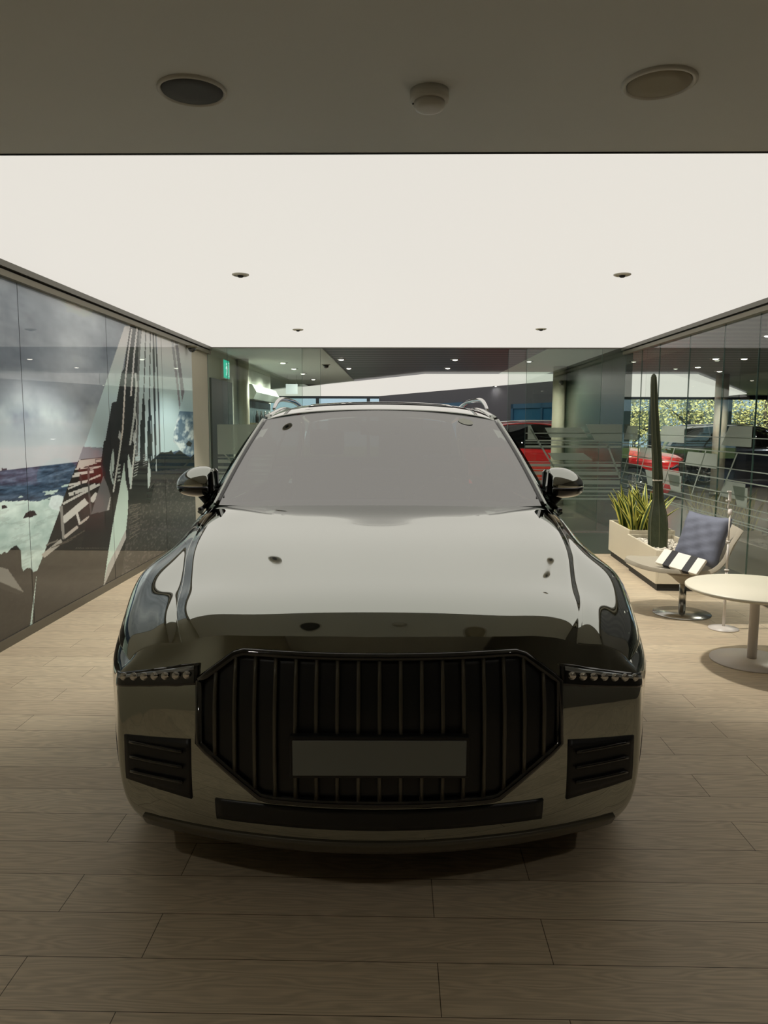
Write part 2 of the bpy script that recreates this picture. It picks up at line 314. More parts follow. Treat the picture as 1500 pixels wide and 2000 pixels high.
# printed shapes of the mural as (y, z) metres on the wall, colour, texture kind
MURAL = [
 ([(3.709,0.882),(4.97,0.662),(5.005,0.674),(5.039,0.656),(5.101,0.686),(5.174,0.687),(5.226,0.643),(5.226,0.526),(5.248,0.489),(5.294,0.5),(5.352,0.492),(5.395,0.453),(5.449,0.449),(5.264,-0.025),(3.647,0.311)],(33,31,26),1),
 ([(4.649,0.671),(4.96,0.571),(5.038,0.543),(5.238,0.334),(4.949,0.468),(4.641,0.592)],(120,120,114),0),
 ([(4.641,0.592),(4.949,0.468),(5.238,0.334),(5.174,0.329),(4.944,0.425),(4.636,0.547)],(50,48,44),0),
 ([(5.288,0.87),(5.323,0.901),(5.39,0.913),(5.456,0.905),(5.493,0.868),(5.398,0.863)],(30,30,32),0),
 ([(5.005,0.994),(5.051,0.992),(5.078,0.971),(5.002,0.967)],(35,35,38),0),
 ([(5.032,1.247),(5.142,1.235),(5.03,1.231)],(60,62,70),0),
 ([(5.684,0.921),(5.735,0.985),(5.857,0.984),(5.95,0.964),(5.905,0.846),(5.725,0.888)],(185,200,200),1),
 ([(7.462,2.511),(7.635,2.534),(7.177,1.772),(6.88,1.437),(6.823,1.283),(6.265,1.249),(6.444,1.408)],(166,188,192),0),
 ([(6.365,1.354),(6.838,1.332),(6.778,1.249),(6.265,1.248)],(118,128,136),0),
 ([(6.264,1.245),(6.799,1.252),(8.155,1.205),(10.896,0.871),(10.623,-2.01),(5.244,-0.22),(5.449,0.449),(5.542,0.534),(5.806,0.794),(6.021,1.023)],(40,39,34),2),
 ([(6.273,1.24),(6.777,1.245),(6.763,1.205),(6.204,1.169)],(160,160,154),0),
 ([(6.616,1.229),(6.752,1.228),(6.748,1.205),(6.62,1.206),(6.625,1.232),(6.607,1.232),(6.613,1.2),(6.757,1.198),(6.76,1.235),(6.615,1.236)],(50,50,50),0),
 ([(6.188,1.165),(6.73,1.161),(6.727,1.172),(6.186,1.175)],(165,166,160),0),
 ([(6.169,1.119),(6.57,1.12),(6.563,1.144),(6.163,1.142)],(165,166,160),0),
 ([(6.495,1.147),(6.732,1.159),(6.725,1.17),(6.489,1.157)],(165,166,160),0),
 ([(6.132,1.106),(6.27,1.104),(6.267,1.121),(6.129,1.122)],(165,166,160),0),
 ([(6.06,1.04),(6.41,1.042),(6.403,1.063),(6.053,1.059)],(165,166,160),0),
 ([(6.042,1.012),(6.727,1.08),(6.714,1.095),(6.031,1.025)],(165,166,160),0),
 ([(6.057,0.955),(6.411,0.976),(6.39,1.007),(6.039,0.984)],(165,166,160),0),
 ([(5.936,0.896),(6.703,0.995),(6.68,1.015),(5.919,0.914)],(165,166,160),0),
 ([(6.411,0.98),(6.604,0.999),(6.582,1.022),(6.39,1.003)],(165,166,160),0),
 ([(6.271,1.123),(6.287,1.015),(6.319,1.014),(6.303,1.122)],(60,60,58),0),
 ([(6.26,1.175),(6.275,1.151),(6.306,1.154),(6.29,1.177)],(60,60,58),0),
 ([(6.135,0.983),(6.148,0.944),(6.179,0.944),(6.166,0.983)],(60,60,58),0),
 ([(5.929,0.882),(6.379,0.918),(6.37,0.929),(5.922,0.892)],(40,40,38),0),
 ([(5.949,0.744),(6.431,0.857),(6.348,0.91),(5.878,0.795)],(176,178,172),0),
 ([(6.52,0.852),(6.664,0.906),(6.583,0.942),(6.443,0.888)],(176,178,172),0),
 ([(6.439,1.182),(6.428,0.988),(6.455,0.758),(6.493,0.755),(6.465,0.986),(6.476,1.18)],(78,78,76),0),
 ([(5.872,0.892),(5.888,0.623),(5.939,0.617),(5.922,0.889)],(125,125,120),0),
 ([(6.154,0.815),(6.212,0.698),(6.256,0.697),(6.198,0.815)],(180,180,175),0),
 ([(5.947,0.62),(6.206,0.672),(6.171,0.697),(5.915,0.644)],(165,160,152),0),
 ([(6.238,0.693),(6.443,0.728),(6.417,0.748),(6.213,0.712)],(165,160,152),0),
 ([(5.571,0.526),(5.904,0.593),(5.858,0.629),(5.53,0.56)],(150,148,140),0),
 ([(5.612,0.613),(5.824,0.622),(5.815,0.634),(5.605,0.625)],(110,106,98),0),
 ([(5.695,0.581),(6.01,0.581),(6.006,0.587),(5.691,0.587)],(85,78,68),0),
 ([(5.787,0.587),(6.078,0.591),(6.074,0.597),(5.783,0.593)],(85,78,68),0),
 ([(5.881,0.594),(6.148,0.601),(6.143,0.608),(5.877,0.6)],(85,78,68),0),
 ([(5.979,0.6),(6.219,0.612),(6.214,0.618),(5.974,0.606)],(85,78,68),0),
 ([(6.08,0.607),(6.292,0.623),(6.286,0.629),(6.075,0.613)],(85,78,68),0),
 ([(6.185,0.614),(6.367,0.634),(6.36,0.64),(6.178,0.62)],(85,78,68),0),
 ([(6.293,0.621),(6.444,0.645),(6.436,0.652),(6.285,0.628)],(85,78,68),0),
 ([(6.118,0.51),(6.815,0.394),(6.816,0.398),(6.119,0.514)],(95,92,84),0),
 ([(6.804,1.097),(6.939,0.861),(6.884,0.745),(6.479,0.756),(6.601,0.902)],(96,96,97),0),
 ([(6.917,0.863),(6.939,0.861),(6.884,0.745),(6.831,0.751)],(160,160,156),0),
 ([(6.479,0.756),(6.937,0.739),(7.351,0.714),(7.335,0.554),(6.922,0.38),(6.239,0.493),(6.372,0.714)],(30,30,28),0),
 ([(7.63,2.553),(7.514,2.332),(7.408,2.095),(7.334,2.053),(7.177,1.765),(7.086,1.755),(7.052,1.74),(6.799,1.288),(6.757,1.215),(7.63,1.173),(7.751,1.488),(7.811,2.079),(7.977,2.591)],(34,42,42),0),
 ([(6.828,1.4),(6.738,1.197),(6.762,1.092),(6.973,0.871),(7.128,0.901),(7.375,0.765),(8.001,0.708),(8.453,1.11),(8.478,1.366)],(33,37,36),0),
 ([(7.977,2.591),(8.44,2.569),(8.469,1.133),(7.63,1.173),(7.811,2.079)],(160,180,182),0),
 ([(7.886,2.549),(7.782,2.077),(7.7,1.488),(7.651,1.218),(7.708,1.215),(7.758,1.487),(7.841,2.081),(7.946,2.555)],(95,98,98),0),
 ([(8.076,2.565),(7.934,1.812),(7.965,1.813),(8.107,2.568)],(45,55,58),0),
 ([(8.228,2.584),(8.117,1.818),(8.149,1.819),(8.26,2.588)],(45,55,58),0),
 ([(8.304,2.561),(8.26,1.567),(8.238,1.144),(8.305,1.141),(8.327,1.567),(8.37,2.569)],(58,66,68),0),
 ([(8.396,2.547),(8.413,1.987),(8.42,1.135),(8.463,1.133),(8.455,1.989),(8.438,2.553)],(58,66,68),0),
 ([(8.162,1.648),(8.137,1.149),(8.177,1.147),(8.202,1.649)],(60,66,66),0),
 ([(7.911,1.819),(7.969,1.821),(7.983,1.726),(7.959,1.486),(7.926,1.159),(7.764,1.167),(7.818,1.581),(7.865,1.597),(7.891,1.74)],(36,46,47),0),
 ([(8.101,1.826),(8.163,1.828),(8.152,1.591),(8.132,1.149),(7.998,1.155),(8.041,1.582),(8.078,1.591)],(36,46,47),0),
 ([(7.641,2.511),(7.529,2.275),(7.421,2.023),(7.286,1.491),(7.139,1.198),(7.177,1.194),(7.326,1.49),(7.462,2.025),(7.571,2.278),(7.684,2.514)],(198,192,184),0),
 ([(7.241,1.393),(7.091,1.108),(6.986,0.907),(7.022,0.902),(7.129,1.103),(7.28,1.39)],(186,192,186),0),
 ([(7.801,2.546),(7.685,2.268),(7.621,2.066),(7.544,1.829),(7.591,1.83),(7.669,2.068),(7.733,2.271),(7.85,2.55)],(190,190,184),0),
 ([(7.693,2.07),(7.714,1.95),(7.617,1.642),(7.469,1.34),(7.523,1.336),(7.673,1.641),(7.772,1.953),(7.751,2.076)],(176,184,180),0),
 ([(7.667,1.68),(7.695,1.565),(7.591,1.259),(7.621,1.257),(7.726,1.565),(7.697,1.681)],(180,188,184),0),
 ([(7.181,1.419),(7.217,1.491),(7.262,1.447),(7.236,1.389)],(170,178,176),0),
 ([(7.575,1.382),(7.619,1.488),(7.669,1.442),(7.625,1.335)],(170,178,176),0),
 ([(7.612,1.339),(7.439,0.897),(7.485,0.891),(7.66,1.336)],(180,186,180),0),
 ([(7.64,1.241),(7.786,1.247),(7.782,1.254),(7.636,1.248)],(150,156,152),0),
 ([(7.63,1.212),(7.772,1.219),(7.768,1.226),(7.626,1.219)],(150,156,152),0),
 ([(7.621,1.183),(7.758,1.192),(7.753,1.199),(7.616,1.19)],(150,156,152),0),
 ([(7.612,1.154),(7.745,1.164),(7.738,1.171),(7.606,1.161)],(150,156,152),0),
 ([(7.603,1.125),(7.731,1.136),(7.724,1.143),(7.596,1.132)],(150,156,152),0),
 ([(7.594,1.096),(7.717,1.109),(7.71,1.116),(7.586,1.103)],(150,156,152),0),
 ([(7.585,1.068),(7.704,1.081),(7.695,1.088),(7.577,1.074)],(150,156,152),0),
 ([(7.576,1.039),(7.69,1.054),(7.681,1.061),(7.567,1.046)],(150,156,152),0),
 ([(7.567,1.01),(7.676,1.027),(7.666,1.033),(7.557,1.017)],(150,156,152),0),
 ([(7.875,1.216),(7.994,1.219),(7.991,1.226),(7.872,1.223)],(130,136,132),0),
 ([(7.873,1.194),(7.992,1.198),(7.988,1.205),(7.869,1.2)],(130,136,132),0),
 ([(7.871,1.172),(7.99,1.177),(7.986,1.184),(7.867,1.178)],(130,136,132),0),
 ([(7.869,1.149),(7.989,1.156),(7.983,1.163),(7.864,1.156)],(130,136,132),0),
 ([(7.867,1.127),(7.987,1.136),(7.981,1.142),(7.862,1.133)],(130,136,132),0),
 ([(7.865,1.105),(7.985,1.115),(7.979,1.121),(7.859,1.111)],(130,136,132),0),
 ([(7.14,1.14),(7.219,1.147),(7.205,1.162),(7.127,1.156)],(150,162,156),0),
 ([(7.136,1.104),(7.215,1.11),(7.202,1.126),(7.123,1.12)],(150,162,156),0),
 ([(7.133,1.068),(7.211,1.074),(7.198,1.09),(7.119,1.084)],(150,162,156),0),
 ([(7.129,1.032),(7.208,1.037),(7.194,1.053),(7.116,1.048)],(150,162,156),0),
 ([(7.125,0.995),(7.204,1.001),(7.19,1.017),(7.112,1.011)],(150,162,156),0),
 ([(8.453,2.571),(9.177,2.614),(10.281,2.662),(10.189,1.706),(9.244,1.709),(9.004,1.479),(8.961,1.344),(9.294,1.234),(8.475,1.2)],(163,188,190),0),
 ([(8.965,2.589),(9.07,2.601),(9.301,1.803),(9.246,1.727)],(124,126,130),0),
 ([(9.115,2.607),(9.224,2.619),(9.48,1.959),(9.369,1.833)],(112,112,117),0),
 ([(9.245,1.713),(10.189,1.711),(10.129,1.083),(9.29,1.196),(8.963,1.371),(9.004,1.479)],(88,114,132),3),
 ([(9.5,1.303),(9.623,1.339),(9.779,1.306),(9.703,1.259),(9.531,1.274)],(28,34,36),0),
 ([(8.465,1.23),(8.772,1.223),(8.861,1.242),(8.975,1.184),(9.132,1.215),(9.26,1.219),(9.355,1.188),(9.689,1.116),(9.855,1.159),(10.134,1.138),(10.119,0.974),(8.082,1.022),(8.044,1.131)],(28,33,31),1),
 ([(8.083,1.03),(10.119,0.974),(9.916,-1.13),(6.943,-0.334),(7.298,0.418),(7.395,0.755),(8.001,0.708)],(58,56,52),4),
 ([(7.389,0.862),(7.989,0.824),(8.222,0.904),(8.048,0.686),(7.394,0.748)],(26,28,26),0),
 ([(7.363,0.39),(7.558,0.407),(7.548,0.414),(7.353,0.397)],(104,98,88),0),
 ([(7.442,0.401),(7.677,0.411),(7.668,0.419),(7.433,0.408)],(104,98,88),0),
 ([(7.396,0.431),(7.597,0.445),(7.588,0.452),(7.387,0.438)],(104,98,88),0),
 ([(7.476,0.442),(7.717,0.45),(7.709,0.458),(7.468,0.449)],(104,98,88),0),
 ([(7.43,0.472),(7.637,0.484),(7.628,0.491),(7.421,0.479)],(104,98,88),0),
 ([(7.382,0.501),(7.756,0.489),(7.751,0.497),(7.378,0.509)],(104,98,88),0),
 ([(7.464,0.514),(7.676,0.523),(7.668,0.53),(7.456,0.521)],(104,98,88),0),
 ([(7.418,0.543),(7.597,0.555),(7.588,0.563),(7.409,0.55)],(104,98,88),0),
 ([(7.498,0.555),(7.716,0.562),(7.709,0.57),(7.49,0.563)],(104,98,88),0),
 ([(7.452,0.585),(7.636,0.594),(7.628,0.602),(7.444,0.592)],(104,98,88),0),
 ([(7.404,0.613),(7.756,0.602),(7.751,0.609),(7.4,0.621)],(104,98,88),0),
 ([(7.485,0.627),(7.676,0.634),(7.668,0.641),(7.478,0.634)],(104,98,88),0),
 ([(7.44,0.655),(7.597,0.665),(7.589,0.672),(7.432,0.662)],(104,98,88),0),
 ([(7.392,0.684),(7.714,0.674),(7.711,0.681),(7.388,0.691)],(104,98,88),0),
 ([(7.473,0.698),(7.636,0.705),(7.629,0.712),(7.466,0.705)],(104,98,88),0),
 ([(7.425,0.726),(7.755,0.714),(7.751,0.721),(7.422,0.733)],(104,98,88),0),
 ([(7.313,1.168),(7.344,0.972),(7.395,0.862),(7.365,0.667),(7.296,0.494),(7.288,0.419),(6.731,0.109),(6.693,0.089),(6.84,0.388),(7.009,0.68),(7.145,0.884)],(178,200,190),0),
 ([(7.296,0.502),(7.292,0.419),(6.728,0.082),(6.653,0.035),(6.798,0.238),(7.074,0.378)],(158,158,154),0),
 ([(7.047,1.324),(7.063,1.209),(7.032,1.089),(7.011,0.969),(6.977,1.0),(6.933,1.116),(6.993,1.255)],(172,190,185),0),
 ([(7.007,1.112),(7.029,1.096),(7.011,1.026),(6.99,1.042)],(40,45,44),0),
 ([(7.436,1.26),(7.534,1.08),(7.473,0.9),(7.437,0.964),(7.405,1.163)],(172,188,183),0),
 ([(8.049,1.18),(8.094,1.021),(8.056,0.884),(7.979,0.849),(7.999,1.052)],(165,180,176),0),
 ([(8.286,1.161),(8.312,1.159),(8.298,1.025),(8.267,1.027)],(150,160,158),0),
]
# ------------------------------------------------------------------ mural on the left wall
def vnoise(x, y, seed=0, octs=4):
    out = np.zeros_like(x); amp = 1; tot = 0; r = np.random.default_rng(seed); tab = r.random((257, 257))
    for o in range(octs):
        xi = np.floor(x).astype(int); yi = np.floor(y).astype(int); fx = x-xi; fy = y-yi
        fx = fx*fx*(3-2*fx); fy = fy*fy*(3-2*fy); X0 = xi % 256; Y0 = yi % 256
        v = (tab[X0, Y0]*(1-fx)+tab[X0+1, Y0]*fx)*(1-fy)+(tab[X0, Y0+1]*(1-fx)+tab[X0+1, Y0+1]*fx)*fy
        out += v*amp; tot += amp; amp *= .5; x = x*2.03+7; y = y*2.03+3
    return out/tot
def inpoly(px, py, poly):
    ins = np.zeros(px.shape, bool); n = len(poly); j = n-1
    for i in range(n):
        xi, yi = poly[i]; xj, yj = poly[j]
        if yi != yj:
            c = ((yi > py) != (yj > py)) & (px < (xj-xi)*(py-yi)/(yj-yi)+xi); ins ^= c
        j = i
    return ins
def build_mural():
    y0, y1, z0, z1 = 3.3, 9.86, .05, 2.542; NU, NV = 760, 420
    u = 1/np.linspace(1/y0, 1/y1, NU); v = np.linspace(z0, z1, NV)
    U, V = np.meshgrid(u, v, indexing='ij')
    C = np.zeros((NU, NV, 3))
    def paint(mask, col): C[mask] = (col if np.ndim(col) == 1 else col[mask])
    def c3(*c): return np.array(c, float)
    # clouded sky
    n = vnoise(U*1.1+3, V*2.2, 1, 5); n2 = vnoise(U*.7, V*5+9, 2, 4)
    base = c3(124, 134, 144)[None, None]+(n[..., None]-.5)*c3(135, 132, 126)+(n2[..., None]-.5)*c3(60, 58, 56)
    t = np.clip((1.62-V)/.25, 0, 1)[..., None]; lowc = c3(158, 168, 172)[None, None]+(n[..., None]-.5)*30
    band = np.exp(-((V-1.62)/.13)**2)[..., None]*np.clip(vnoise(U*3, V*4, 8, 4)*2.2-.75, 0, 1)[..., None]
    sky = base*(1-t)+lowc*t; sky = sky*(1-.8*band)+c3(180, 194, 192)*.8*band
    paint(np.ones_like(U, bool), sky)
    # sea
    w = vnoise(U*7, V*60, 3, 4); w2 = vnoise(U*16, V*120, 5, 3)
    sea = c3(62, 82, 104)[None, None]+(w[..., None]-.5)*c3(80, 84, 88)+(w2[..., None]-.5)*c3(44, 46, 48)
    dk = np.clip((1.22-V)/.3, 0, 1)[..., None]; sea = sea*(1-.35*dk)+c3(34, 58, 78)*.35*dk
    paint(V < 1.231, sea)
    foam_top = .93+.05*vnoise(U*5, V*0, 6, 4)-.06*np.sin(U*2.2)
    f = vnoise(U*6, V*14, 7, 5)[..., None]; foam = c3(168, 190, 184)+(f-.5)*c3(70, 62, 60)
    paint(V < foam_top, foam)
    wisps = (vnoise(U*4, V*40, 12, 4) > .63) & (V < 1.06); paint(wisps, foam*0.93)
    cols = {0: 0, 1: 26, 2: 12, 3: 1, 4: 2}
    nf = vnoise(U*30, V*60, 21, 4)
    for poly, col, k in MURAL:
        m = inpoly(U, V, poly); c = c3(*col)[None, None]+np.zeros_like(C)
        if k == 1: c = c+(nf[..., None]-.5)*26
        if k == 2: c = c+(vnoise(U*9, V*30, 30, 3)[..., None]-.5)*16-np.clip((V-.9), 0, 1)[..., None]*8
        if k == 3: 
            q = np.clip(vnoise(U*6+V*9, V*16-U*5, 31, 4)*3-1.15, 0, 1)[..., None]; q = q*np.clip((1.72-V)/.12, 0, 1)[..., None]
            c = c*(1-q)+c3(196, 212, 210)*q
        if k == 4:
            q = np.clip(vnoise(U*22, V*60, 32, 3)*4-2.1, 0, 1)[..., None]*np.clip((.98-V)/.1, 0, 1)[..., None]; c = c*(1-.35*q)+c3(150, 145, 136)*.35*q+(nf[..., None]-.5)*18
        paint(m, c)
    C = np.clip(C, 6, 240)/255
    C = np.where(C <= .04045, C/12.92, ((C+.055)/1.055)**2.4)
    C = C*np.clip(.92+(V[..., None]-1.55)*.75, .86, 1.75)*np.clip(.62+C.mean(-1, keepdims=True)*5, 0, 1)  # print lightened towards the top: ceiling reflection put into its colour
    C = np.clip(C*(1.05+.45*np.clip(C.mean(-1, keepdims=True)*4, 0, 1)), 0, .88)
    # a slim board that stands off the wall, printed on its front
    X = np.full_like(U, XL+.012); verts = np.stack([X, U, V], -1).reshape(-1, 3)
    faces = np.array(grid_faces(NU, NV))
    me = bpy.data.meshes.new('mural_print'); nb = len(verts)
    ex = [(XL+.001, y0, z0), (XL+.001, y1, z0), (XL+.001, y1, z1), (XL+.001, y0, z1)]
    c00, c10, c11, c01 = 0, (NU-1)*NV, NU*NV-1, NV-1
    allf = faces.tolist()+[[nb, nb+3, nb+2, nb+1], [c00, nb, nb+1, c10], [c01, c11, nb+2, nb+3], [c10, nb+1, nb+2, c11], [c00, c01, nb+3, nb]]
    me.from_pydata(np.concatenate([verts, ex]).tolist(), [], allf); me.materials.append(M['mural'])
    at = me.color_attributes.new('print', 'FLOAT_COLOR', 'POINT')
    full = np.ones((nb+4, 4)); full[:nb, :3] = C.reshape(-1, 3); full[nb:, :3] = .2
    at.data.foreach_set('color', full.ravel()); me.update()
    return me
mroot = empty('wall_mural', (0, 0, 0), 0, 'tall glossy mural of a stormy sea and a tilted boardwalk bridge on the left wall', 'mural')
mo = bpy.data.objects.new('mural_print', build_mural()); COL.objects.link(mo); mo.parent = mroot
for y in (5.37, 6.98, 8.6):
    MB().box(XL+.0121, XL+.0131, y-.002, y+.002, .05, 2.542).build('panel_seam', M['trim_black'], mroot)

# ------------------------------------------------------------------ glass partitions
def pane(name, axis, p, a0, a1, films, label, z1=ZC-.012, th=.012):
    """axis 'y': pane across the room at Y=p from X=a0..a1; axis 'x': pane along the room at X=p"""
    b = MB()
    if axis == 'y': b.box(a0+.002, a1-.002, p-th/2, p+th/2, .03, z1)
    else: b.box(p-th/2, p+th/2, a0+.002, a1-.002, .03, z1)
    o = struct(b.build(name, M['glass']), label)
    e = MB()
    for a in (a0+.001, a1-.004):
        if axis == 'y': e.box(a, a+.003, p-th/2-.0005, p+th/2+.0005, .03, z1)
        else: e.box(p-th/2-.0005, p+th/2+.0005, a, a+.003, .03, z1)
    e.build('glass_edge', M['edge'], o)
    if films:
        f = MB(); q = p-th/2-.0012
        for poly in films: f.prism(poly, q, q+.0008, axis)
        f.build('frosted_film', M['film'], o)
    return o
def hb(a0, a1, z, h): return [(a0, z-h/2), (a1, z-h/2), (a1, z+h/2), (a0, z+h/2)]
def diag(a0, z0, a1, z1, w=.014): return [(a0-w, z0), (a0+w, z0), (a1+w, z1), (a1-w, z1)]
# rear glass, left fixed pane + sliding leaf behind, the doorway stands open in the middle
Lf = [[(-2.6, 1.55), (-1.95, 1.55), (-1.75, 1.3), (-1.72, 1.12), (-2.6, 1.12)]]
for z, h in ((1.08, .012), (1.02, .05), (.93, .035), (.86, .02), (.79, .07), (.68, .03), (.62, .012), (.55, .04), (.47, .02)): Lf.append(hb(-2.6, -1.5, z, h))
Lf += [diag(-2.5, 1.12, -2.3, .92)]
pane('window_1', 'y', YB, XL, -1.365, Lf, 'left fixed pane of the rear glass wall')
pane('window_2', 'y', YB+.06, -2.45, -1.11, [], 'left sliding leaf of the open rear doorway')
pane('window_3', 'y', YB+.06, 1.57, 2.9, [], 'right sliding leaf of the open rear doorway')
Rf = [[(1.86, 1.55), (1.9, 1.55), (2.0, 1.35), (1.86, 1.35)], [(2.1, 1.52), (2.62, 1.52), (2.72, 1.38), (2.18, 1.38)], [(2.68, 1.57), (3.2, 1.57), (3.2, 1.34), (2.82, 1.34)],
      [(2.15, 1.16), (2.66, 1.16), (2.8, 1.06), (2.24, 1.06)]]
for z, h in ((1.44, .012), (1.335, .02), (1.30, .012), (1.25, .03), (1.03, .012), (.985, .04), (.92, .012), (.87, .05), (.80, .012), (.74, .06), (.66, .02), (.61, .03), (.55, .012), (.50, .025)): Rf.append(hb(1.83, 3.2, z, h))
Rf += [diag(1.9, 1.5, 2.25, .95), diag(3.0, 1.28, 3.2, .8)]
pane('window_4', 'y', YB, 1.82, XR, Rf, 'right fixed pane of the rear glass wall')
# right glass, panes between the solid wall and the rear corner
S_ = [3.6, 5.2, 6.8, 7.52, 8.4, 9.35, 10.02, YB]
for i in range(len(S_)-1):
    a, b_ = S_[i], S_[i+1]; F = []
    for z, h in ((1.44, .008), (1.30, .012), (1.14, .01), (1.03, .012), (.90, .012), (.80, .01), (.74, .012), (.66, .012), (.635, .01)): F.append(hb(a+.004, b_-.004, z, h))
    if a >= 6.7:
        m = (a+b_)/2
        if i in (2, 4, 6): F.append([(a+.03, 1.55), (b_-.22, 1.55), (b_-.06, 1.36), (a+.03, 1.36)])
        if i in (3, 5): F.append([(a+.02, 1.27), (b_-.1, 1.27), (b_-.03, 1.12), (a+.02, 1.12)])
        if i in (2, 4): F.append([(a+.1, 1.02), (b_-.2, 1.02), (b_-.12, .86), (a+.1, .86)])
        if i in (2, 4, 5): F.append([(a+.05, .985), (m, .985), (m-.12, .80), (a+.05, .80)])
        F.append(diag(a+.3, 1.3, a+.62 if b_-a > .8 else b_-.05, .8))
    pane('window_%d' % (5+i), 'x', XR, a, b_, F, 'clear pane with frosted stripes in the right glass wall')

# ------------------------------------------------------------------ beyond the glass
struct(MB().box(XL-.12, XL, YB-.02, 16.0, 0, ZC+.1).build('wall_left_lobby', M['wall_grey']), 'grey wall of the lobby behind the glass')
struct(MB().box(-9, XL-.12, 15.9, 16.0, 0, ZC+.1).build('wall_lobby_return', M['wall_grey']), 'return of the lobby wall')
struct(MB().box(XL-.1, -1.1, YB+.1, 20.5, ZC+.004, ZC+.1).build('ceiling_lobby', M['lightceil']), 'pale lobby ceiling behind the glass')
struct(MB().box(-9, XL-.1, 16, 28, ZC+.02, ZC+.12).build('ceiling_far_left', M['lightceil']), 'pale ceiling at the far left')
struct(MB().box(-1.1, 2.2, YB+.1, 28, ZC+.03, ZC+.12).build('ceiling_slatted', M['louvre']), 'dark slatted showroom ceiling')
struct(MB().box(2.2, XR+.02, YB+.1, 28, ZC+.03, ZC+.12).build('ceiling_strip', M['lightceil']), 'pale strip of showroom ceiling')
struct(MB().box(XR+.02, 22, -1, 28, ZC+.03, ZC+.12).build('ceiling_showroom', M['louvre']), 'dark slatted ceiling of the showroom on the right')
struct(MB().box(-9.1, 22.1, -5.2, 28.3, ZC+.3, ZC+.4).build('ceiling_roof_slab', M['wall_dim']), 'unseen roof slab added over the building to keep the sun out')  # out of view, added to block the sun
struct(MB().box(XR, XR+.1, YB+.02, 14.85, 0, ZC+.1).build('wall_dark_green', M['green_wall']), 'dark green glossy wall behind the rear glass')
d = Vector((4.65+.7, 16.15-27.8)).normalized(); nx, ny = -d.y*.12, d.x*.12
struct(MB().prism([(-.7, 27.8), (4.65, 16.15), (4.65+nx, 16.15+ny), (-.7+nx, 27.8+ny)], 0, ZC+.02).build('wall_slate', M['navy_wall']), 'slate coloured wall running back to the facade')
struct(MB().box(21.9, 22, -1, 28, 0, ZC+.3).build('wall_far_right', M['wall_dim']), 'far right wall of the showroom')
struct(MB().box(XR+.1, 22, -1.1, -1, 0, ZC+.3).build('wall_showroom_rear', M['wall_dim']), 'rear wall of the showroom')
struct(MB().box(-9.1, -9, 16, 28, 0, ZC+.3).build('wall_far_left', M['wall_dim']), 'far left wall')
struct(MB().box(XR+.1, 21.9, -1, 28, .001, .004).build('trim_5', M['showfloor']), 'grey tiled floor of the showroom beyond the right glass')
struct(MB().box(-9, XR+.1, YB+.02, 28, .001, .004).build('trim_6', M['showfloor']), 'grey tiled floor beyond the rear glass')
# second lit ceiling
tag(MB().prism([(.58, 16.1), (6.3, 15.95), (11.6, 25.2), (11.6, 27.9), (-6.2, 27.9), (-6.2, 27.4)], ZC-.03, ZC-.005).build('backlit_ceiling_field', M['lit']), 'far angular backlit ceiling field over the showroom beyond the glass', 'ceiling light')
# facade windows
def facade(n, x0, x1, bars, label, y=28.0):
    f = MB(); z0, z1 = .35, 2.52
    f.box(x0, x1, y-.05, y+.05, z1, ZC+.3); f.box(x0, x1, y-.05, y+.05, 0, z0)
    for x in bars: f.box(x-.06, x+.06, y-.06, y+.06, z0, z1)
    o = struct(f.build('window_%d' % n, M['alu']), label)
    MB().box(x0, x1, y-.006, y+.006, z0, z1).build('pane', M['win_glass'], o)
facade(12, -9, 4.0, [-9, -6.4, -3.0, -1.1, .9, 4.0], 'facade window band behind the grey SUV roof')
facade(13, 4.0, 22, [4.06, 9.4, 12.3, 15.2, 18.1, 21.9], 'facade windows onto the trees at right')
struct(MB().box(-9.1, -6.2, 27.2, 28, 0, ZC+.3).build('wall_corner_left', M['wall_dim']), 'corner pier at the far left')
struct(MB().box(8.0, 8.7, 15.6, 16.4, 2.05, ZC+.03).build('trim_7', P('navy_soffit', (62, 66, 84), .6)), 'navy dropped bulkhead')
# blue framed openings in the slate wall
def on_slate(t0, t1, z0, z1, name, label):
    L_ = math.hypot(5.35, 11.65); c = Vector((-.7, 27.8)); n = Vector((d.y, -d.x)); out = MB(); g = MB()
    if n.y > 0: n = -n
    def q(t, o_): p = c+d*t+n*o_; return (p.x, p.y)
    def bx(mb, a, b_, o0, o1, zz0, zz1): mb.prism([q(a, o0), q(b_, o0), q(b_, o1), q(a, o1)], zz0, zz1)
    for a, b_ in ((t0, t0+.1), (t1-.1, t1), ((t0+t1)/2-.04, (t0+t1)/2+.04)): bx(out, a, b_, .005, .06, z0, z1)
    bx(out, t0, t1, .005, .06, z1-.12, z1); bx(g, t0+.1, t1-.1, .005, .03, z0, z1-.12)
    r = struct(out.build(name, M['blue_frame']), label); g.build('pane', P('blue_pane', (64, 120, 158), .12, spec=.8, vary=.25, vscale=1.2), r)
on_slate(3.6, 6.4, .02, 2.22, 'door_1', 'blue framed glass door in the slate wall near the roof rail')
on_slate(8.9, 11.6, .02, 2.1, 'door_2', 'blue framed glass door in the slate wall above the red car')

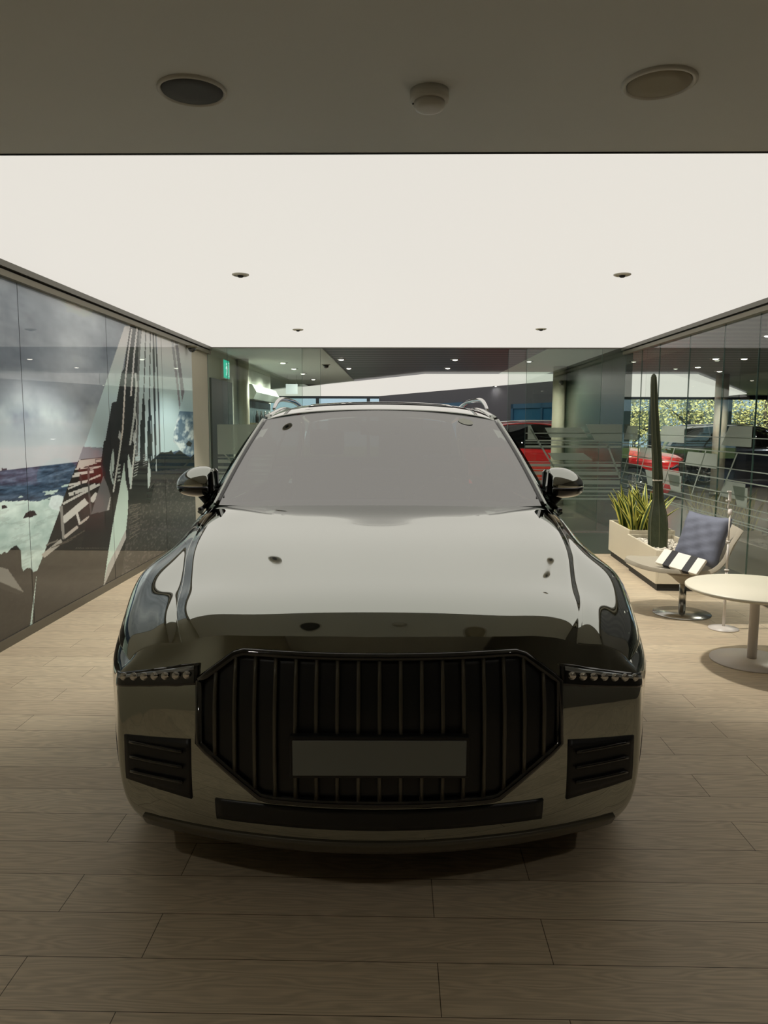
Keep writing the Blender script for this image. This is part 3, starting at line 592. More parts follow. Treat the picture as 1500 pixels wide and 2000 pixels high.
# columns
def column(x, y, r, label, m=M['cream'], dev=False):
    b = MB(); b.lathe([(r, 0), (r, ZC+.03)], (x, y, 0), n=40); b.lathe([(r*1.08, 0), (r*1.08, .08)], (x, y, 0), n=40)
    root = empty('round_column', (x, y, 0), 0, label, 'column', 'round columns of the showroom')
    b2 = MB(); b2.lathe([(r, 0.0), (r, ZC+.03)], (0, 0, 0), n=40); b2.build('shaft', m, root)
    MB().lathe([(r*1.06, 0.0), (r*1.06, .09)], (0, 0, 0), n=40).build('base_ring', M['trim_dark'], root)
    return root
column(3.1, 14.5-.0, .125, 'slim cream column behind the rear glass, left of the dark green wall')
column(-2.62, 12.7, .095, 'beige round column against the lobby wall under the exit sign')
column(7.1, 16.6, .14, 'pale column beyond the right glass, in front of the dark car')
# wall lamp / speaker on the slim column
t = empty('wall_speaker', (3.1, 14.5-.125, 2.36), 0, 'small grey oval speaker high on the slim cream column', 'speaker')
MB().lathe([(.045, 0), (.045, -.03), (.03, -.05)], (0, 0, 0), 'y', 20).build('housing', M['metal'], t)
MB().lathe([(.03, -.05), (.028, -.055)], (0, 0, 0), 'y', 20).build('grille', M['dark_grille'], t)

# lobby wall details
struct(MB().box(XL, XL+.03, 10.80, 12.17, 0, 2.22).build('door_3', M['slate']), 'dark grey green door in the lobby wall')
t = empty('exit_sign', (XL, 11.70, 2.40), 0, 'green lit running man exit sign on the lobby wall', 'sign')
MB().box(0, .045, -.2, .2, -.15, .15).build('housing', M['white_pl'], t)
MB().box(.045, .052, -.185, .185, -.135, .135).build('lit_face', M['exit_green'], t)
g = MB(); X0, X1 = .0525, .055
g.lathe([(.02, X0), (.02, X1)], (0, -.02, .08), 'x', 14, smooth=False)
g.prism([(-.03, .05), (.02, .055), (.035, -.02), (-.005, -.03)], X0, X1, 'x')
g.prism([(.02, .05), (.07, .02), (.06, .005), (.015, .03)], X0, X1, 'x'); g.prism([(-.03, .05), (-.075, .01), (-.06, 0), (-.02, .03)], X0, X1, 'x')
g.prism([(.0, -.02), (.035, -.02), (.075, -.07), (.055, -.085)], X0, X1, 'x'); g.prism([(-.005, -.03), (.02, -.03), (-.04, -.1), (-.06, -.09)], X0, X1, 'x')
g.prism([(.1, .11), (.17, .11), (.17, -.11), (.1, -.11), (.1, -.1), (.155, -.1), (.155, .1), (.1, .1)], X0, X1, 'x')
g.build('running_figure', M['exit_white'], t)
t = empty('wall_cabinet', (XL, 13.2, 0), 0, 'pale bulging overhead cabinet on the lobby wall beyond the beige column', 'cabinet')
MB().prism([(0, 2.0), (.16, 2.0), (.22, 2.12), (.14, 2.26), (0, 2.26)], .05, 2.6, 'y').build('body', P('cabinet_grey', (138, 146, 142), .4), t)
MB().box(0, .03, .05, 2.6, 1.0, 1.98).build('back_panel', P('smoked_panel', (78, 92, 96), .15, spec=.7, vary=.2), t)
MB().box(0, .2, .05, 2.6, 1.55, 1.58).build('shelf', M['trim_dark'], t)
for k in range(4):
    t2 = empty('display_bottle', (XL+.11, 13.85+k*.42, 1.58), 0, 'small dark container standing on the lobby wall shelf', 'bottle', 'containers on the lobby shelf')
    MB().lathe([(.035, 0), (.035, .13), (.015, .17), (.015, .2)], (0, 0, 0), n=14).build('body', M['black_pl'], t2)
    MB().lathe([(.017, .2), (.017, .225)], (0, 0, 0), n=14).build('cap', M['metal'], t2)
t = empty('hanging_sign', (-2.35, 16.6, 2.22), 0, 'small white sign hanging from the lobby ceiling beyond the exit sign', 'sign')
MB().box(-.13, .13, -.015, .015, 0, .22).build('panel', M['sign_white'], t)
for x in (-.1, .1): MB().tube([(x, 0, .22), (x, 0, .42)], .004, 6).build('hanger', M['metal'], t)

# ------------------------------------------------------------------ ceiling fittings
SPOT_W, LOBBY_W, FRONT_W = 190, 150, 22
def lamp_light(parent, loc, watt, half, col=(1, .95, .86), size=.05, tilt=0):
    l = bpy.data.lights.new('lamp_light', 'SPOT'); l.energy = watt; l.spot_size = R(2*half); l.spot_blend = .5; l.shadow_soft_size = size; l.color = col
    o = bpy.data.objects.new('lamp_light', l); COL.objects.link(o); o.parent = parent; o.location = loc; o.rotation_euler = (0, R(tilt), 0); return o
def downlight(x, y, label, group, r=.055, z=ZC, glow=True, watt=None, half=62):
    t = empty('downlight', (x, y, z), 0, label, 'downlight', group)
    MB().lathe([(r*1.25, 0), (r*1.25, -.006), (r, -.010), (r*.8, -.002)], n=24, cap=False).build('trim_ring', M['metal'], t)
    MB().lathe([(r*.62, -.004), (r*.62, -.012), (r*.3, -.02)], n=20).build('lens', M['lamp'] if glow else M['black_pl'], t)
    lamp_light(t, (0, 0, -.03), watt or LOBBY_W, half)
    return t
def spot(x, y, label):
    t = empty('ceiling_spotlight', (x, y, ZC), 0, label, 'spotlight', 'recessed spotlights of the backlit ceiling')
    MB().lathe([(.062, 0), (.062, -.006), (.05, -.012), (.046, -.001)], n=28, cap=False).build('trim_ring', P('spot_ring', (226, 222, 208), .4), t)
    MB().lathe([(.046, -.001), (.040, -.006), (.030, -.010)], n=24).build('bezel', P('spot_bezel', (190, 186, 170), .4), t)
    MB().lathe([(.022, -.004), (.022, -.016), (.014, -.024)], n=20).build('lamp_head', M['black_pl'], t)
    lamp_light(t, (0, 0, -.04), SPOT_W, 44, tilt=24 if x < 0 else -24)  # added light brightens floor and walls; the heads themselves look unlit
    return t
spot(-1.155, 5.57, 'unlit-looking recessed spotlight in the backlit ceiling, nearest on the left')
spot(1.62, 5.57, 'unlit-looking recessed spotlight in the backlit ceiling, nearest on the right')
spot(-1.155, 8.72, 'unlit-looking recessed spotlight in the backlit ceiling, far left above the SUV roof')
spot(1.62, 8.64, 'unlit-looking recessed spotlight in the backlit ceiling, far right above the SUV roof')
where = [(-2.05, 13.4, 'lobby'), (-2.05, 14.8, 'lobby'), (-2.05, 16.2, 'lobby'), (-2.05, 18.2, 'lobby')]
for x, y, _ in where: downlight(x, y, 'lit downlight in the pale lobby ceiling left of the rear glass doorway', 'downlights of the lobby ceiling', .07, ZC+.004, watt=230, half=80)
for x, y in ((-.98, 13.0), (-.98, 15.0), (.98, 13.0), (.98, 14.9)): downlight(x, y, 'lit downlight in the dark slatted ceiling seen through the open doorway', 'downlights of the slatted ceiling', .07, ZC+.03)
for x, y in ((3.9, 12.9), (5.72, 14.5), (6.6, 15.6), (5.77, 12.7), (6.3, 12.5), (5.3, 12.7), (4.6, 9.5), (4.6, 6.5), (7, 9.5), (7, 6.5), (4.2, 15.2), (8.5, 13.5), (9.5, 17.5)): downlight(x, y, 'lit downlight in the dark ceiling beyond the right glass', 'downlights of the right showroom', .08, ZC+.03)
downlight(2.69, 20.5, 'lit downlight in the far backlit ceiling field in front of the slate wall', None, .09, ZC-.03, watt=450, half=82)
downlight(2.3, 13.3, 'fill downlight added in the pale ceiling strip just beyond the right sliding glass leaf', None, .06, ZC+.03, watt=170, half=80)  # extra lamp added to brighten the slim cream column
for x, y in ((-1.7, .6), (1.9, .6), (-1.7, -2.2), (1.9, -2.2)):  # out-of-view fill lamps, added to brighten the floor and plain ceiling
    t = empty('downlight', (x, y, ZC), 0, 'unseen fill downlight added in the plain ceiling over the camera', 'downlight', 'added fill downlights of the plain ceiling')
    MB().lathe([(.075, 0), (.075, -.006), (.06, -.010), (.05, -.004)], n=24).build('trim_ring', M['metal'], t)
    MB().lathe([(.04, -.004), (.04, -.012), (.02, -.02)], n=20).build('lens', M['lamp'], t)
    lamp_light(t, (0, 0, -.03), FRONT_W, 58)
def speaker(x, y, label, grille, ring, rim):
    t = empty('ceiling_speaker', (x, y, ZC), 0, label, 'ceiling speaker')
    MB().lathe([(.112+rim, 0), (.112+rim, -.007), (.106, -.012), (.099, -.003)], n=56, cap=False).build('rim', ring, t)
    MB().lathe([(.098, -.004), (.098, -.0075), (.05, -.0078)], n=56).build('grille', grille, t)
speaker(-.68, 2.567, 'round ceiling speaker with dark grey mesh, left of the smoke detector', M['dark_grille'], M['white_pl'], .0)
speaker(.828, 2.528, 'round ceiling speaker with pale rim and olive mesh, right of the smoke detector', P('olive_mesh', (168, 160, 138), .6, bump=(900, .4)), M['white_pl'], .004)
t = empty('smoke_detector', (.098, 2.587, ZC), 0, 'white round smoke detector on the plain ceiling', 'smoke detector')
MB().lathe([(.064, 0), (.064, -.03), (.060, -.034)], n=40).build('base', M['white_pl'], t)
MB().lathe([(.05, -.03), (.052, -.045), (.046, -.056), (.03, -.06)], n=40).build('sensor_head', M['white_pl'], t)
MB().lathe([(.004, -.034), (.004, -.037)], (-.052, .01, 0), n=10).build('indicator', M['black_pl'], t)
t = empty('dome_camera', (XL+.085, 9.62, 2.545), 0, 'small dark dome camera at the rear end of the mural', 'camera')
MB().lathe([(.075, 0), (.075, -.022), (.06, -.03)], n=28).build('mount', M['trim_olive'], t)
MB().lathe([(.052, -.03), (.045, -.055), (.028, -.075), (.01, -.082)], n=28).build('dome', M['gloss_black'], t)
t = empty('dome_camera', (-1.32, 13.8, ZC+.03), 0, 'dark dome camera on the slatted ceiling beyond the open doorway', 'camera')
MB().lathe([(.08, 0), (.08, -.03), (.06, -.04)], n=24).build('mount', M['trim_dark'], t)
MB().lathe([(.055, -.04), (.04, -.08), (.01, -.095)], n=24).build('dome', M['gloss_black'], t)
# ------------------------------------------------------------------ the SUV (x across, y back from the front bumper, z up)
ST = [  # (y at the centre line, sweep, ten (x, z) points from the centre to the shoulder)
 (.03, .22, [(0,.90),(.25,.897),(.44,.888),(.55,.876),(.60,.862),(.64,.846),(.69,.836),(.75,.823),(.80,.80),(.84,.76)]),
 (.12, .20, [(0,.955),(.26,.95),(.46,.94),(.61,.925),(.655,.912),(.680,.902),(.715,.895),(.79,.866),(.86,.835),(.905,.78)]),
 (.35, .16, [(0,1.01),(.28,1.004),(.50,.99),(.655,.974),(.70,.963),(.722,.9535),(.752,.947),(.84,.931),(.92,.900),(.972,.81)]),
 (.75, .08, [(0,1.075),(.3,1.069),(.55,1.058),(.73,1.043),(.770,1.033),(.792,1.0215),(.82,1.0145),(.90,.992),(.975,.950),(1.022,.85)]),
 (1.10, .06, [(0,1.122),(.32,1.117),(.60,1.107),(.76,1.096),(.805,1.086),(.828,1.075),(.858,1.063),(.912,1.028),(.962,.972),(.998,.90)]),
 (1.40, .12, [(0,1.160),(.32,1.157),(.60,1.150),(.765,1.143),(.815,1.134),(.85,1.122),(.88,1.110),(.915,1.085),(.945,1.04),(.967,.97)]),
 (1.60, .10, [(0,1.170),(.32,1.167),(.60,1.160),(.77,1.148),(.82,1.144),(.855,1.136),(.885,1.124),(.92,1.095),(.945,1.05),(.965,.985)]),
 (1.95, .0, [(0,1.17),(.32,1.165),(.60,1.155),(.77,1.14),(.82,1.136),(.86,1.128),(.895,1.115),(.925,1.09),(.948,1.05),(.967,1.0)]),
 (3.0, .0, [(0,1.15),(.32,1.145),(.60,1.14),(.77,1.125),(.82,1.12),(.865,1.112),(.90,1.10),(.93,1.075),(.953,1.04),(.972,1.0)]),
 (4.1, .0, [(0,1.15),(.32,1.145),(.60,1.14),(.76,1.125),(.81,1.12),(.855,1.112),(.89,1.10),(.92,1.075),(.943,1.045),(.962,1.01)]),
 (4.70, .0, [(0,1.13),(.30,1.128),(.55,1.12),(.66,1.11),(.71,1.105),(.75,1.095),(.785,1.08),(.815,1.06),(.84,1.04),(.86,1.01)]),
]
def net():
    N = []
    for y0, s, pts in ST:
        N.append([(x, y0+s*(x/.9)**2, z) for x, z in pts])
    return np.array(N)
NET = net()
def dense_upper(nk=16, ni=12):
    K, I, _ = NET.shape
    d = np.linalg.norm(np.diff(NET[:, 5, :], axis=0), axis=1); tk = np.concatenate([[0], np.cumsum(d)])
    di = np.linalg.norm(np.diff(NET[3], axis=0), axis=1); ti = np.concatenate([[0], np.cumsum(di)])
    qi = np.concatenate([np.linspace(ti[i], ti[i+1], ni, endpoint=False) for i in range(I-1)]+[[ti[-1]]])
    qk = np.concatenate([np.linspace(tk[i], tk[i+1], nk, endpoint=False) for i in range(K-1)]+[[tk[-1]]])
    # spline across: reflect at the centre for symmetry
    rows = []
    for k in range(K):
        full = np.concatenate([NET[k][:0:-1]*[-1, 1, 1], NET[k]]); tt = np.concatenate([-ti[:0:-1], ti])
        rows.append(cspline(tt, full, qi))
    rows = np.array(rows)
    out = cspline(tk, rows.reshape(K, -1), qk).reshape(len(qk), len(qi), 3)
    return out, nk, ni
UP, NK, NI = dense_upper()

def ring_curve():
    """shoulder line from the centre of the nose round to the centre of the tail (right side, x >= 0)"""
    front = UP[0]                       # along the leading edge, centre -> corner
    side = UP[1:, -1]                   # corner -> y 4.7
    tail = np.array([(.80, 4.83, 1.0), (.68, 4.91, .99), (.45, 4.965, .985), (.2, 4.985, .985), (0, 4.99, .985)])
    tl = cspline(np.arange(6), np.vstack([side[-1:], tail]), np.linspace(0, 5, 24)[1:])
    return np.vstack([front, side, tl]), len(front), len(side)
RING, NF, NS = ring_curve()
def dense_lower():
    R_ = RING; n = len(R_)
    tg = np.gradient(R_[:, :2], axis=0)
    # smooth the plan normals
    nrm = np.stack([tg[:, 1], -tg[:, 0]], 1); nrm /= np.linalg.norm(nrm, axis=1)[:, None]+1e-9
    for _ in range(30): nrm[1:-1] = (nrm[:-2]+2*nrm[1:-1]+nrm[2:])/4
    nrm[0] = (0, -1); nrm[-1] = (0, 1); nrm /= np.linalg.norm(nrm, axis=1)[:, None]
    zt = [None, .72, .62, .50, .38, .27, .18]
    of = [0, .055, .07, .078, .075, .045, -.02]; os_ = [0, .004, -.006, -.018, -.03, -.05, -.10]; orr = [0, .02, .0, .03, .05, .04, 0]
    L_ = []
    for j in range(7):
        z = R_[:, 2] if j == 0 else np.minimum(R_[:, 2]-.02*j, zt[j])
        wf = np.clip(-nrm[:, 1], 0, 1)**1.0; wr = np.clip(nrm[:, 1], 0, 1); ws = 1-np.maximum(wf, wr)
        o = wf*of[j]+ws*os_[j]+wr*orr[j]
        L_.append(np.stack([R_[:, 0]+nrm[:, 0]*o, R_[:, 1]+nrm[:, 1]*o, z], 1))
    L_ = np.array(L_); t = np.arange(7.)
    return cspline(t, L_.reshape(7, -1), np.linspace(0, 6, 49)).reshape(49, n, 3)
LOW = dense_lower()
_fp = LOW[:, LOW[0, :, 1] < 1.2].reshape(-1, 3); _fp = _fp[_fp[:, 2] < .92]
def front_y(x, z):
    d = (_fp[:, 0]-abs(x))**2+(_fp[:, 2]-z)**2; i = np.argpartition(d, 6)[:6]; w = 1/(d[i]+1e-6)
    return float((_fp[i, 1]*w).sum()/w.sum())
def mirror_x(V): return V*np.array([-1, 1, 1])
def two_sided(name, V, nu, nv, mat, parent, keep=None, both=True, side=None):
    """mesh of a half grid and (optionally) its mirror image"""
    V = np.asarray(V).reshape(-1, 3); F = np.array(grid_faces(nu, nv, keep))
    vs, fs = [], []
    if side in (None, 1): vs.append(V); fs.append(F)
    if side in (None, -1): fs.append(F[:, ::-1]+(len(V) if side is None else 0)); vs.append(mirror_x(V))
    V2 = np.vstack(vs); F2 = np.vstack(fs)
    me = bpy.data.meshes.new(name); me.from_pydata(V2.tolist(), [], F2.tolist()); me.materials.append(mat)
    bm = bmesh.new(); bm.from_mesh(me); bmesh.ops.remove_doubles(bm, verts=bm.verts, dist=.0004); bmesh.ops.delete(bm, geom=[v for v in bm.verts if not v.link_faces], context='VERTS')
    bmesh.ops.recalc_face_normals(bm, faces=bm.faces)
    for f in bm.faces: f.smooth = True
    bm.to_mesh(me); bm.free()
    o = bpy.data.objects.new(name, me); COL.objects.link(o)
    if parent: o.parent = parent
    return o
def orient_out(o, c=(0, 2.3, .8)):
    """flip a panel so that its faces look away from the middle of the car"""
    me = o.data; c = Vector(c); s = sum((p.center-c).dot(p.normal)*p.area for p in me.polygons)
    if s < 0: me.flip_normals()
    return o
def solidify(o, t=.012):
    md = o.modifiers.new('thickness', 'SOLIDIFY'); md.thickness = t; md.offset = -1; return o
def strip_patch(name, mat, parent, xs, ztop, zbot, off=.006, nz=10, th=.02):
    """panel that follows the nose; xs symmetric list or one-sided; ztop/zbot functions of |x|"""
    g = np.array([[(x, front_y(x, zt_)-off, zt_) for zt_ in np.linspace(zbot(abs(x)), ztop(abs(x)), nz)] for x in xs])
    o = mesh_obj(name, g.reshape(-1, 3), grid_faces(len(xs), nz), mat, parent, True)
    orient_out(o); solidify(o, th); return o

def paint_mat(name, col, metal=1., rough=.06, srgb=True):
    m = P(name, col, rough, metal=metal, coat=1.); return m
TINT = GLASS('tinted_windscreen', (.30, .34, .31), 3.4)
DARKGLASS = GLASS('privacy_glass', (.10, .11, .11), 1.6)

def make_suv(name, label, paint, detail=True):
    root = empty(name, (0, 0, 0), 0, label, 'car')
    nk, ni = NK, NI; nu, nv, _ = UP.shape
    k5 = 5*nk; i5 = 5*ni
    # hood, fenders, shoulder band
    orient_out(two_sided('hood', UP, nu, nv, paint, root, lambda k, i: k < k5 and i < i5-0))
    for s in (1, -1):
        solidify(orient_out(two_sided('front_fender', UP, nu, nv, paint, root, lambda k, i: k < 7*nk-8 and i >= i5, side=s)), .004)
        orient_out(two_sided('shoulder', UP, nu, nv, paint, root, lambda k, i: k >= 7*nk-8 and i >= i5, side=s))
    orient_out(two_sided('cowl_panel', UP-np.array([0, 0, .012]), nu, nv, M['black_pl'], root, lambda k, i: k5-2 <= k < 6*nk+6 and i < i5+2))
    # lower body with wheel openings
    L_ = LOW; nl, nr, _ = L_.shape
    wheels = (.97, 3.93); WR = .375; ZW = .375
    cen = (L_[:-1, :-1]+L_[1:, 1:])/2
    def solid(a, b):
        c = cen[a, b]
        if c[0] < .6: return True
        return all((c[1]-w)**2+(c[2]-ZW)**2 > .425**2 for w in wheels)
    # front bumper, side, rear bumper as separate panels
    jf = int(np.argmax(RING[:, 1] > .62)); jr = int(np.argmax(RING[:, 1] > 4.35))
    orient_out(two_sided('front_bumper', L_, nl, nr, paint, root, lambda a, b: b < jf and solid(a, b)))
    for s in (1, -1):
        orient_out(two_sided('side_panel', L_, nl, nr, paint, root, lambda a, b: jf <= b < jr and solid(a, b), side=s))
    orient_out(two_sided('rear_bumper', L_, nl, nr, paint, root, lambda a, b: b >= jr and solid(a, b)))
    for s in (1, -1):
        for w in wheels:
            pts = [(s*float(.985 if w < 2 else .955), w+.428*math.cos(a), ZW+.428*math.sin(a)) for a in np.linspace(-.35, math.pi+.35, 40)]
            MB().tube(pts, .03, 8, sy=1.).build('wheel_arch_trim', M['black_pl'], root)
            wl = MB(); wl.lathe([(.42, 0), (.42, -.3), (.05, -.3)], (0, 0, 0), 'x', 30, cap=False)
            lin_ = wl.build('wheel_well', M['black_pl'], root); lin_.location = (s*.97, w, ZW); lin_.scale = (s, 1, 1)
    # floor pan and inner body
    MB().box(-.80, .80, .35, 4.75, .24, .40).build('underbody', M['black_pl'], root)
    MB().box(-.62, .62, .25, 1.3, .40, .82).build('engine_bay', M['black_pl'], root)
    # wheels
    def wheel():
        r = MB(); r.lathe([(.245, -.11), (.30, -.118), (.355, -.105), (.375, -.07), (.375, .07), (.355, .105), (.30, .118), (.245, .11)], n=48, axis='x', cap=False)
        o = r.build('wheel', M['black_pl'])
        q = MB(); q.lathe([(.25, .10), (.255, .112), (.235, .105), (.22, .05), (.22, -.09)], n=48, axis='x', cap=False)
        for k in range(5):
            a0 = 2*math.pi*k/5
            for da in (-.16, .16):
                p0 = (.085, .05*math.cos(a0), .05*math.sin(a0)); p1 = (.10, .235*math.cos(a0+da), .235*math.sin(a0+da)); q.tube([p0, p1], [.026, .018], 8)
        q.lathe([(.06, .05), (.06, .1), (.04, .11)], axis='x', n=20)
        q.build('rim', M['metal'], o); dk = MB(); dk.lathe([(.17, .0), (.17, .03)], axis='x', n=36); dk.build('brake_disc', M['trim_dark'], o)
        return o
    w0 = wheel(); first = True
    for s in (1, -1):
        for w in wheels:
            o = w0 if first else copy_tree(w0); first = False
            o.parent = root; o.location = (s*.86, w, ZW); o.rotation_euler = (0, 0, 0 if s > 0 else math.pi)
    # windscreen
    nx, nt = 41, 20
    a = np.linspace(-1, 1, nx); B_ = np.stack([a*.845, 1.40+.215*a**2, 1.142-.004*a**2], 1); T_ = np.stack([a*.708, 2.28+.11*a**2, 1.636-.060*a**2], 1)
    q = np.linspace(0, 1, nt)[None, :, None]; W_ = B_[:, None]*(1-q)+T_[:, None]*q; W_[..., 2] += (.042*np.sin(np.pi*q)*(1-.55*(a**2)[:, None, None]))[..., 0]
    W_[..., 1] -= (.0*np.sin(np.pi*q))[..., 0]
    ws = orient_out(mesh_obj('windscreen', W_.reshape(-1, 3), grid_faces(nx, nt), TINT, root, True))
    # black band along the sides and top of the glass
    bd = MB(); bd.tube([tuple(p+np.array([0, .004, -.004])) for p in W_[:, -1]], .007, 6)
    for e in (0, -1): bd.tube([tuple(p+np.array([0, 0, .0])) for p in W_[e, :]], .011, 6)
    bd.build('windscreen_seal', M['gloss_black'], root)
    # roof
    ys = np.array([2.295, 2.6, 3.0, 3.4, 3.8, 4.2, 4.45]); zc = np.array([1.642, 1.682, 1.706, 1.708, 1.695, 1.66, 1.625])
    xe = np.array([.712, .716, .714, .705, .69, .665, .64]); ze = np.array([1.576, 1.612, 1.640, 1.648, 1.638, 1.60, 1.565]); ye = ys+np.array([.11, .08, .04, .0, 0, .02, .05])
    yy = np.linspace(0, 6, 49); pr = cspline(np.arange(7), np.stack([ys, zc, xe, ze, ye], 1), yy)
    na = 41; aa = np.linspace(-1, 1, na); Rf = np.zeros((49, na, 3))
    for i, (y_, z_, x_, e_, ey) in enumerate(pr):
        Rf[i, :, 0] = aa*x_; Rf[i, :, 1] = y_+(ey-y_)*aa**2; Rf[i, :, 2] = z_-(z_-e_)*(.55*aa**2+.45*aa**6)
    orient_out(solidify(mesh_obj('roof', Rf.reshape(-1, 3), grid_faces(49, na), paint, root, True), .006), (0, 3, .8))
    sr = Rf[8:34, 7:-7]+np.array([0, 0, .004]); orient_out(solidify(mesh_obj('sunroof', sr.reshape(-1, 3), grid_faces(sr.shape[0], sr.shape[1]), M['gloss_black'], root, True), .004), (0, 3, .8))
    # pillars and window surround
    up = np.array([(.925, 1.62, 1.085), (.885, 1.86, 1.225), (.832, 2.12, 1.385), (.757, 2.42, 1.548), (.728, 2.75, 1.612), (.71, 3.2, 1.657), (.70, 3.7, 1.642), (.685, 4.15, 1.57), (.73, 4.5, 1.36), (.79, 4.68, 1.12)])
    tu = np.concatenate([[0], np.cumsum(np.linalg.norm(np.diff(up, axis=0), axis=1))]); UC = cspline(tu, up, np.linspace(0, tu[-1], 70))
    bel = np.stack([np.interp(np.linspace(0, 1, 70), [0, .1, .6, 1], [.928, .935, .925, .80]), np.linspace(1.62, 4.66, 70), np.interp(np.linspace(0, 1, 70), [0, .2, 1], [1.115, 1.095, 1.09])], 1)
    for s in (1, -1):
        m_ = np.array([s, 1, 1])
        rad = [.036 if i < 22 else .026 for i in range(70)]
        b = MB(); b.tube([tuple((p+np.array([-.012, 0, .0]))*m_) for p in UC[23:]], rad[23:], 12, sy=.75); b.build('roof_rail_base', paint, root)
        # windscreen pillar: narrow bright ridge beside the glass, then a face turned outwards
        E_ = W_[-1]; ne = len(E_); k_ = np.linspace(0, 1, ne)[:, None]
        out_ = np.array([[.085, .03, -.062]])*(1-k_)+np.array([[.046, .014, -.032]])*k_
        prof_ = np.stack([E_+[.004, 0, -.012], E_+[.006, -.004, .010], E_+[.014, -.004, .013], E_+[.020, -.002, .008], E_+out_*.55+[.006, -.002, .004], E_+out_, E_+out_+[-.01, .03, -.03], E_+[-.01, .05, -.05]], 1)
        nn_ = prof_.shape[1]; po = mesh_obj('windscreen_pillar', (prof_*m_).reshape(-1, 3), grid_faces(ne, nn_), paint, root, True)
        orient_out(po, (0, 2.3, .9))
        q = np.linspace(0, 1, 8)[None, :, None]; G = bel[:, None]*(1-q)+UC[:, None]*q; G[..., 0] += (.02*np.sin(np.pi*q))[..., 0]
        orient_out(mesh_obj('side_window', (G*m_).reshape(-1, 3), grid_faces(70, 8), DARKGLASS, root, True))
        b = MB(); b.tube([tuple((p+np.array([.006, 0, .0]))*m_) for p in bel], .010, 8); b.build('belt_moulding', M['gloss_black'], root)
        for f_ in (.36, .70):
            i = int(f_*69); b = MB(); b.tube([tuple((G[i, j]+np.array([.006, 0, 0]))*m_) for j in range(8)], .03, 6, sy=.3); b.build('door_pillar', M['gloss_black'], root)
        # roof rail
        rp = np.array([(.672, 2.52, 1.648), (.668, 2.62, 1.688), (.664, 2.78, 1.714), (.662, 3.1, 1.722), (.66, 3.6, 1.718), (.655, 4.0, 1.69), (.648, 4.25, 1.635), (.645, 4.3, 1.60)])
        RC = cspline(np.concatenate([[0], np.cumsum(np.linalg.norm(np.diff(rp, axis=0), axis=1))]), rp, np.linspace(0, np.linalg.norm(np.diff(rp, axis=0), axis=1).sum(), 50))
        rr = [.010+.006*min(1, i/8, (49-i)/8) for i in range(50)]
        b = MB(); b.tube([tuple(p*m_) for p in RC], rr, 10); b.build('roof_rail', M['chrome'], root)
        # mirror
        secs = [(.906, 1.185, 1.300, .05), (.918, 1.172, 1.318, .085), (.955, 1.162, 1.325, .105), (1.01, 1.162, 1.318, .108), (1.06, 1.170, 1.295, .098), (1.092, 1.186, 1.265, .072), (1.105, 1.205, 1.238, .035)]
        Sx = cspline(np.arange(7), np.array(secs), np.linspace(0, 6, 31)); zs = 1.222
        def half(top):
            n = 19; g = []
            for x, zb, zt_, dy in Sx:
                c0 = zs; row = []
                for a_ in np.linspace(0, math.pi, n):
                    ca, sa = math.cos(a_), math.sin(a_); e = 1.0 if top else .7
                    yv = -dy*math.copysign(abs(ca)**e, ca)*.95; h = (zt_-c0) if top else (zb-c0)
                    row.append((x, 1.80+yv+(.25*(x-.9)), c0+h*abs(sa)**e))
                g.append(row)
            return np.array(g)
        mr = empty('door_mirror', (0, 0, 0)); mr.parent = root
        gt = half(True)*m_; gb = half(False)*m_
        orient_out(solidify(mesh_obj('mirror_cap', gt.reshape(-1, 3), grid_faces(31, 19), paint, mr, True), .004), (s*.98, 1.8, zs))
        gb2 = gb*1.0; orient_out(solidify(mesh_obj('mirror_housing', gb2.reshape(-1, 3), grid_faces(31, 19), M['gloss_black'], mr, True), .004), (s*.98, 1.8, zs))
        e = MB(); e.prism([(s*.891, 1.19), (s*.891, 1.295), (s*.905, 1.31), (s*1.0, 1.30), (s*1.075, 1.25), (s*1.085, 1.22), (s*1.0, 1.168), (s*.91, 1.172)], 1.875, 1.885, 'y'); e.build('mirror_glass', M['chrome'], mr)
        e = MB(); c = [(s*.885, 1.80-.06, 1.18), (s*.893, 1.80+.06, 1.18)]
        e.prism([(s*.886, 1.20), (s*.892, 1.30), (s*.90, 1.30), (s*.905, 1.19)], 1.735, 1.865, 'y'); e.build('mirror_inner_cover', M['gloss_black'], mr)
        e = MB(); e.tube([(s*.905, 1.80, 1.085), (s*.925, 1.80, 1.12), (s*.955, 1.80, 1.175)], [.022, .020, .034], 12); e.build('mirror_foot', M['black_pl'], mr)
        # headlamp
        xs = list(np.linspace(.575, .885, 24)*s)
        zt_ = lambda x: .80-.07*(x-.575)/.31; zb_ = lambda x: .735-.045*(x-.575)/.31
        strip_patch('headlamp', M['gloss_black'], root, xs, zt_, zb_, .010, 8)
        hl = MB(); 
        for k in range(7):
            x = (.61+k*.038)*s; hl.lathe([(.013, 0), (.013, .004)], (x, front_y(x, zb_(abs(x))+.03)-.016, zb_(abs(x))+.032), 'y', 14)
        hl.build('lamp_projector', M['chrome'], root)
        strip_patch('running_light', P('clear_lens', (170, 175, 178), .12, metal=.4), root, list(np.linspace(.59, .87, 20)*s), lambda x: zt_(x)-.006, lambda x: zt_(x)-.016, .0135, 3)
        xs = list(np.linspace(.60, .84, 18)*s)
        strip_patch('air_intake', M['black_pl'], root, xs, lambda x: .56-.10*(x-.60), lambda x: .36+.10*(x-.60), .004, 8)
        b = MB()
        for zz in (.42, .47, .52): b.tube([(x, front_y(x, zz)-.012, zz) for x in list(np.linspace(.625, .815, 12)*s)], .006, 6)
        b.build('intake_blade', M['gloss_black'], root)
    # grille
    def gtop(x): return .845-.0*x if x < .44 else .845-(x-.44)*.75
    def gbot(x): return .405 if x < .36 else .405+(x-.36)*.75
